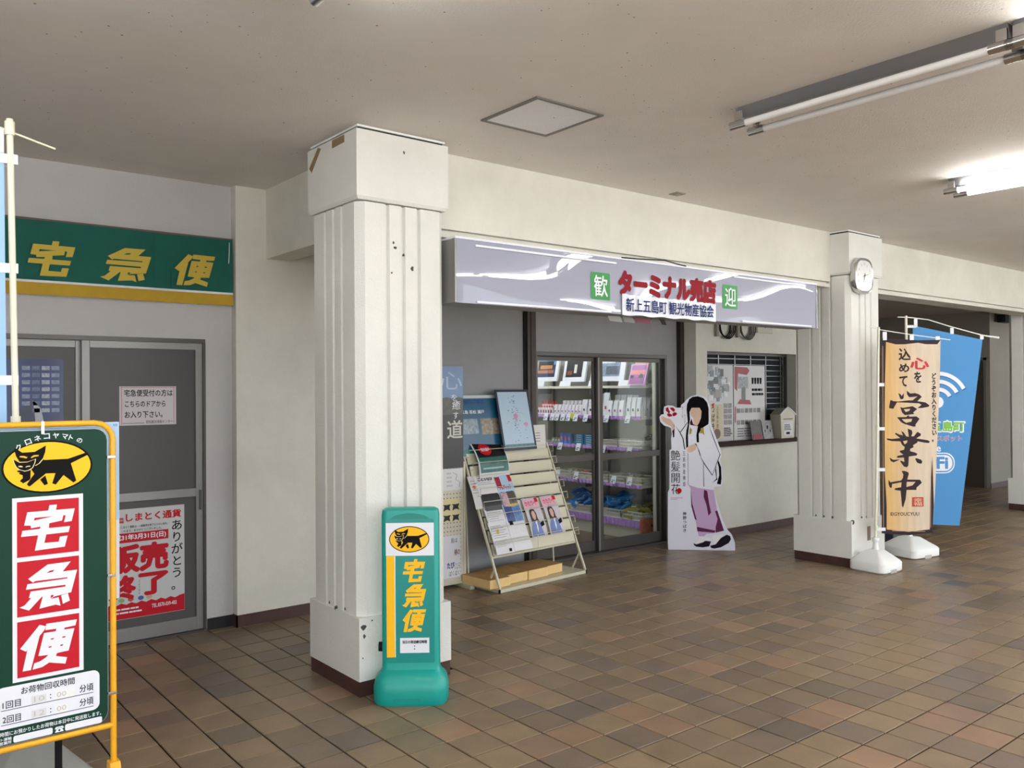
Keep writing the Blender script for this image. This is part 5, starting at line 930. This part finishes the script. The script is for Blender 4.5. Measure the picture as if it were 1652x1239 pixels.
b = G().box(8.44, 8.62, 5.560, 5.5635, 1.03, 1.19).obj('paper_label', M_PAPER, t); lines('small_print', 8.455, 8.6, 1.09, 1.16, 4, M_INK, b, 5.5596); G().box(8.49, 8.56, 5.559, 5.5601, 1.045, 1.07).obj('dark_stamp', M_INK, b); G().box(8.44, 8.62, 5.5595, 5.563, 1.215, 1.222).obj('slot', M_INK, t)
for i, x in enumerate((7.40, 7.76)):
    t = wthing('cable_coil', ['left', 'right'][i]+' coil of dark cable hanging on the wall under the shop sign', 'cable', (x, 5.57, 2.1))
    g = G()
    for k in range(4): g.tube([(x+.13*math.cos(a)*(.75+.09*k)+.01*k, 5.575-.006*k, 2.24+.14*math.sin(a)*(.82+.06*k)) for a in [j*math.pi/9 for j in range(18)]], .007, 5, closed=True)
    g.obj('loops', mat('grey_cable', '55504A', .5) if i else M_INK, t, smooth=True); G().box(x-.15, x-.11, 5.565, 5.6, 2.12, 2.42).box(x+.1, x+.15, 5.565, 5.6, 2.16, 2.42).obj('wall_trunking', mat('trunking', '8C887C', .6), t)
t = wthing('junction_box', 'flat cream junction box on the wall right of the cable coils', 'junction box', (8.12, 5.58, 2.18)); G().box(7.98, 8.27, 5.575, 5.6, 2.185, 2.33).obj('lid', mat('jb_cream', 'C6C3B6', .5), t, bevel=.004); G().lathe([(0, 0), (.012, 0), (.012, .006), (0, .006)], n=10).obj('screw', M_STEEL, t).matrix_world = Matrix.Translation((8.12, 5.571, 2.25)) @ Matrix.Rotation(math.pi/2, 4, 'X')

# ================================================================== STANDEE
t = thing('cutout_standee', 'white cut-out board printed with a long-haired woman in a white robe beside the shop door', 'standee', (6.386, 5.498, 0), math.radians(-43.8))
b = G().prism([(u, max(v, 0)) for u, v in STANDEE], -.004, .004).obj('board', mat('standee_board', 'D9DAE8', .3, coat=.3), t)
G().prism([(.2, 0), (.42, 0), (.36, .8), (.3, .8)], .004, .01).hexa([(.29, .01, .0), (.33, .01, .0), (.33, .22, .0), (.29, .22, .0), (.29, .01, .75), (.33, .01, .75), (.33, .014, .75), (.29, .014, .75)]).obj('easel_back', mat('card_brown', '9A8468', .8), t)
pr = lambda nm, pts, c, d: fill(nm, pts, mat('standee_'+c, c, .7, spec=.06), b, -.0044-d*.0006)
pr('skirt_print', ST_SKIRT, 'BFA3C8', 1); pr('skirt_fold', ST_SKIRTDARK, '5E2A4E', 2); pr('robe_lines', ST_LINES, '3A3844', 2)
pr('sock_print', ST_SOCK, 'E6E4EA', 1); pr('sandal_print', ST_SHOE, '1E1C24', 2); pr('collar_print', ST_COLLAR[:1], '4A1826', 1); pr('cuff_print', ST_COLLAR[1:], '3A1A22', 2)
pr('face_print', ST_SKIN[:1], 'E2C2AC', 3); pr('hand_print', ST_SKIN[1:2], 'E2C2AC', 3); pr('hand_print', ST_SKIN[2:], 'E2C2AC', 3)
for i, p_ in enumerate(ST_HAIR): pr('hair_print', [p_], '0F0C12', 4 if i == 0 else 1)
pr('ribbon_print', ST_RIBBON, 'B39A4C', 5); pr('flower_print', ST_FLOWER, 'B0182E', 2)
mi = mat('standee_ink', '141118', .7, spec=.1)
text('艶髪開花', .025, .115, .545, .972, -.0056, mi, b, vertical=True, gap=1.02); text('五島特産椿姫', .14, .166, .62, .96, -.0056, mi, b, vertical=True, gap=1.2)
text('神野つばき', .136, .172, .175, .372, -.0056, mi, b, bold=.02, vertical=True, gap=1.1); text('TSUYAGAMI\nKAIKA', .02, .135, .49, .512, -.0056, mi, b)
text('椿オイルの里', .133, .15, 1.29, 1.40, -.0056, mat('standee_rust', '8A4A3A', .3), b, vertical=True); text('新上五島より', .158, .17, 1.20, 1.32, -.0056, MATS['standee_rust'], b, vertical=True)
fill('flower_mark', [ellipse(.104, .578, .024, .026, 12)], mat('standee_B0182E', 'B0182E'), b, -.0064)

# ================================================================== CLOCK, BANNERS
t = wthing('wall_clock', 'silver rimmed rounded-square wall clock on the second pillar', 'clock', (7.10, 3.90, 2.4))
sq = lambda r, y, n=36: [(7.10+r*math.copysign(abs(math.cos(a))**.72, math.cos(a)), y, 2.556+r*1.02*math.copysign(abs(math.sin(a))**.72, math.sin(a))) for a in [2*math.pi*i/n for i in range(n)]]
G().ring([sq(.15, 3.9), sq(.157, 3.87), sq(.153, 3.852), sq(.138, 3.846), sq(.132, 3.852)], False).obj('rim', mat('clock_silver', 'C4C4C2', .22, .85), t, smooth=True)
cf = G().ring([sq(.133, 3.853), sq(.133, 3.8515)]).obj('dial', mat('dial_white', 'DCDEE0', .25, coat=.6), t)
for h_ in range(12):
    a = math.radians(90-30*(h_+1)); r = .105; x, z = 7.10+r*math.cos(a), 2.556+r*math.sin(a); text(str(h_+1), x-.011, x+.011, z-.011, z+.011, 3.851, MATS['grey_ink'], cf, name='numeral', keep=True)
def hand(a, l, w_, nm, y):
    a = math.radians(a); c, s = math.cos(a), math.sin(a); G().prism([(7.10-s*w_-c*.02, 2.556+c*w_-s*.02), (7.10+s*w_-c*.02, 2.556-c*w_-s*.02), (7.10+c*l, 2.556+s*l)], y-.001, y).obj(nm, M_INK, t)
hand(90-75, .1, .003, 'minute_hand', 3.849); hand(-110, .07, .004, 'hour_hand', 3.848)
# open-for-business banner
RB = -YAW
t = nobori('banner_flag', 'wood-toned banner with large brushed dark characters in front of the second pillar', (7.385, 3.925, 0), RB, .045, 2.12, None, .8, 1.0, .62)
# the cloth plane passes through the pole; moved along the view of the base only by its real distance
G().tube([(-.04, 0, 2.125), (.043, 0, 2.098), (.31, -.01, 2.052), (.70, .01, 2.0)], .0045, 6).obj('cross_rod', M_WHITE, t, smooth=True)
cw = G().prism([(.068, 2.02), (.2, 2.012), (.4, 1.998), (.606, 2.0), (.594, 1.6), (.572, 1.175), (.547, .7), (.515, .252), (.3, .232), (.055, .25), (.062, .8), (.066, 1.4)], -.002, .001).obj('cloth', wood_print(), t)
bw = mat('banner_border', '2A1820', .8); Yc = -.0026
fill('brushed_border', [[(.068, 2.02), (.2, 2.012), (.4, 1.998), (.606, 2.0), (.606, 1.972), (.53, 1.955), (.47, 1.962), (.4, 1.975), (.28, 1.962), (.2, 1.962), (.11, 1.985), (.097, 1.6), (.09, 1.2), (.088, .8), (.102, .5), (.1, .285), (.3, .262), (.49, .283), (.497, .6), (.52, .95), (.53, .5), (.515, .252), (.3, .232), (.055, .25), (.062, .8), (.066, 1.4)], [(.606, 2.0), (.598, 1.75), (.592, 1.75), (.583, 1.86), (.576, 1.96)]], bw, cw, Yc)
fill('border_streak', [[(.078, 1.95), (.082, 1.95), (.074, .3), (.07, .3)], [(.505, .9), (.509, .9), (.5, .3), (.496, .3)], [(.15, .27), (.45, .262), (.45, .266), (.15, .274)]], mat('streak_tan', 'C9AC84', .8), cw, Yc-.0005)
for nm in (EI, GYO, CHU):
    fill('brushed_character', nm, bw, cw, Yc-.0006)
for s_, a, b_, c, d, m in (('込', .223, .333, 1.817, 1.925, bw), ('め', .225, .32, 1.708, 1.787, bw), ('て', .227, .301, 1.577, 1.675, bw), ('心', .327, .499, 1.733, 1.84, mat('heart_red', 'C42A36', .7)), ('を', .362, .429, 1.612, 1.714, bw)): text(s_, a, b_, c, d, Yc-.0006, m, cw, bold=.03)
text('どうぞお入りください。', .517, .563, 1.075, 1.70, Yc-.0006, bw, cw, bold=.04, vertical=True, gap=1)
text('EIGYOUCYUU', .137, .396, .408, .44, Yc-.0006, bw, cw, bold=.01)
ms = mat('seal_red', 'B8402E', .7); fill('red_seal', [rect(.332, .436, .49, .575)], ms, cw, Yc-.0006); text('幸福', .345, .425, .498, .567, Yc-.0012, mat('seal_tan', 'E0BFA0', .8), cw, bold=.01, vertical=True, gap=.9)
for z in (1.6, 1.2, .83, .29): G().box(.005+.02*z, .09, -.004, .004, z-.018, z+.012).obj('tab', M_WPRINT, t)
for x in (.1, .345, .58): G().box(x-.018, x+.018, -.004, .004, 2.0, 2.085-x*.09).obj('tab', M_WPRINT, t)
# the flag stands clear of the pillar: shrink it towards its true distance, the tank stays on the floor
kf = .952; t.location = (7.385*kf, 3.925*kf, 0)
for c in t.children:
    if c.name.startswith('water_tank'): continue
    for d in [c]+list(c.children):
        for v_ in d.data.vertices:
            if c.name.startswith('pole_socket'): continue
            v_.co.x *= kf; v_.co.y *= kf; v_.co.z = 1.576+(v_.co.z-1.576)*kf
# blue wireless-spot banner behind it
t = nobori('banner_flag', 'blue banner with white wireless arcs behind the wood-toned banner', (7.892, 3.866, 0), RB, -.01, 2.245, None, .95, 1.0, .5)
G().tube([(-.089, 0, 2.232), (.01, 0, 2.229), (.2, 0, 2.205), (.388, 0, 2.145), (.707, 0, 2.055), (.86, 0, 2.031)], [.005, .005, .005, .005, .006, .011], 8).obj('cross_rod', M_WHITE, t, smooth=True)
g = G(); Ou = [(.05, 2.153, .14, .29), (.27, 2.11, .25, .285), (.49, 2.06, .36, .275), (.707, 2.014, .473, .27)]
cb = G().prism([(.05, 2.153), (.37, 2.085), (.707, 2.014), (.60, 1.2), (.52, .62), (.473, .27), (.3, .278), (.13, .29)], 0, .003).obj('cloth', M_BLUEC, t)
def arcb(r, w_, a0=28, a1=152, cx=.287, cz=1.429):
    n = 14; o = [(cx+(r+w_)*math.cos(math.radians(a0+(a1-a0)*i/n)), cz+(r+w_)*math.sin(math.radians(a0+(a1-a0)*i/n))) for i in range(n+1)]; i_ = [(cx+(r-w_)*math.cos(math.radians(a1-(a1-a0)*i/n)), cz+(r-w_)*math.sin(math.radians(a1-(a1-a0)*i/n))) for i in range(n+1)]
    return o+i_
fill('arc_shadow', [[(a+.008, b_-.01) for a, b_ in arcb(r, .02)] for r in (.12, .195, .27)], mat('banner_shade_blue', '2F6FB0', .8), cb, -.0006)
fill('wireless_arc', [arcb(r, .018) for r in (.12, .195, .27)] + [ellipse(.287, 1.429, .048, .052, 20)], M_WPRINT, cb, -.0012)
text('新上五島町', -.02, .54, 1.14, 1.262, -.0006, M_WPRINT, cb, bold=.07); text('新上五島町', 0, .527, 1.152, 1.25, -.0014, mat('town_green', '7CBF4A', .8), cb, bold=.035)
text('無料Wi-Fiスポット', -.0, .505, 1.062, 1.118, -.0006, mat('spot_pink', 'E2C4C8', .8), cb, bold=.035); text('無料Wi-Fiスポット', .002, .503, 1.066, 1.114, -.0014, mat('spot_red', 'B05A5E', .8), cb)
text('Free', .13, .305, .965, 1.035, -.0006, M_WPRINT, cb, bold=.02)
fill('pill_outline', [rrect(.04, .434, .762, .955, .09, 8)], M_WPRINT, cb, -.0006); fill('pill_ring', [rrect(.05, .424, .772, .945, .085, 8)], M_BLUEC, cb, -.0012); fill('pill_half', [[p for p in rrect(.2, .412, .784, .933, .07, 8)]], M_WPRINT, cb, -.0018)
text('Wi', .085, .19, .805, .915, -.0018, M_WPRINT, cb, bold=.03); text('Fi', .262, .372, .803, .918, -.0024, M_BLUEC, cb, bold=.04)
for x in (.08, .42, .70): G().box(x-.016, x+.016, -.004, .004, 2.15-.19*x, 2.235-.255*x).obj('tab', M_WPRINT, t)
G().box(-.01, .08, -.004, .004, 2.13, 2.155).obj('tab', M_WPRINT, t)
t = wthing('waste_bin', 'slate grey box partly hidden behind the banner bases', 'bin', (8.35, 4.28, 0)); G().box(8.17, 8.55, 4.16, 4.4, 0, .48).obj('body', mat('slate_plastic', '3E4650', .5), t, bevel=.01); G().box(8.16, 8.56, 4.15, 4.41, .48, .51).obj('lid', MATS['slate_plastic'], t, bevel=.008)

# ------------------------------------------------------------------ hang world-space parts on their bases
for r in WORLD:
    inv = Matrix.Translation(-Vector(r.location))
    for c in list(r.children):
        c.matrix_parent_inverse = inv
bpy.context.view_layer.update()
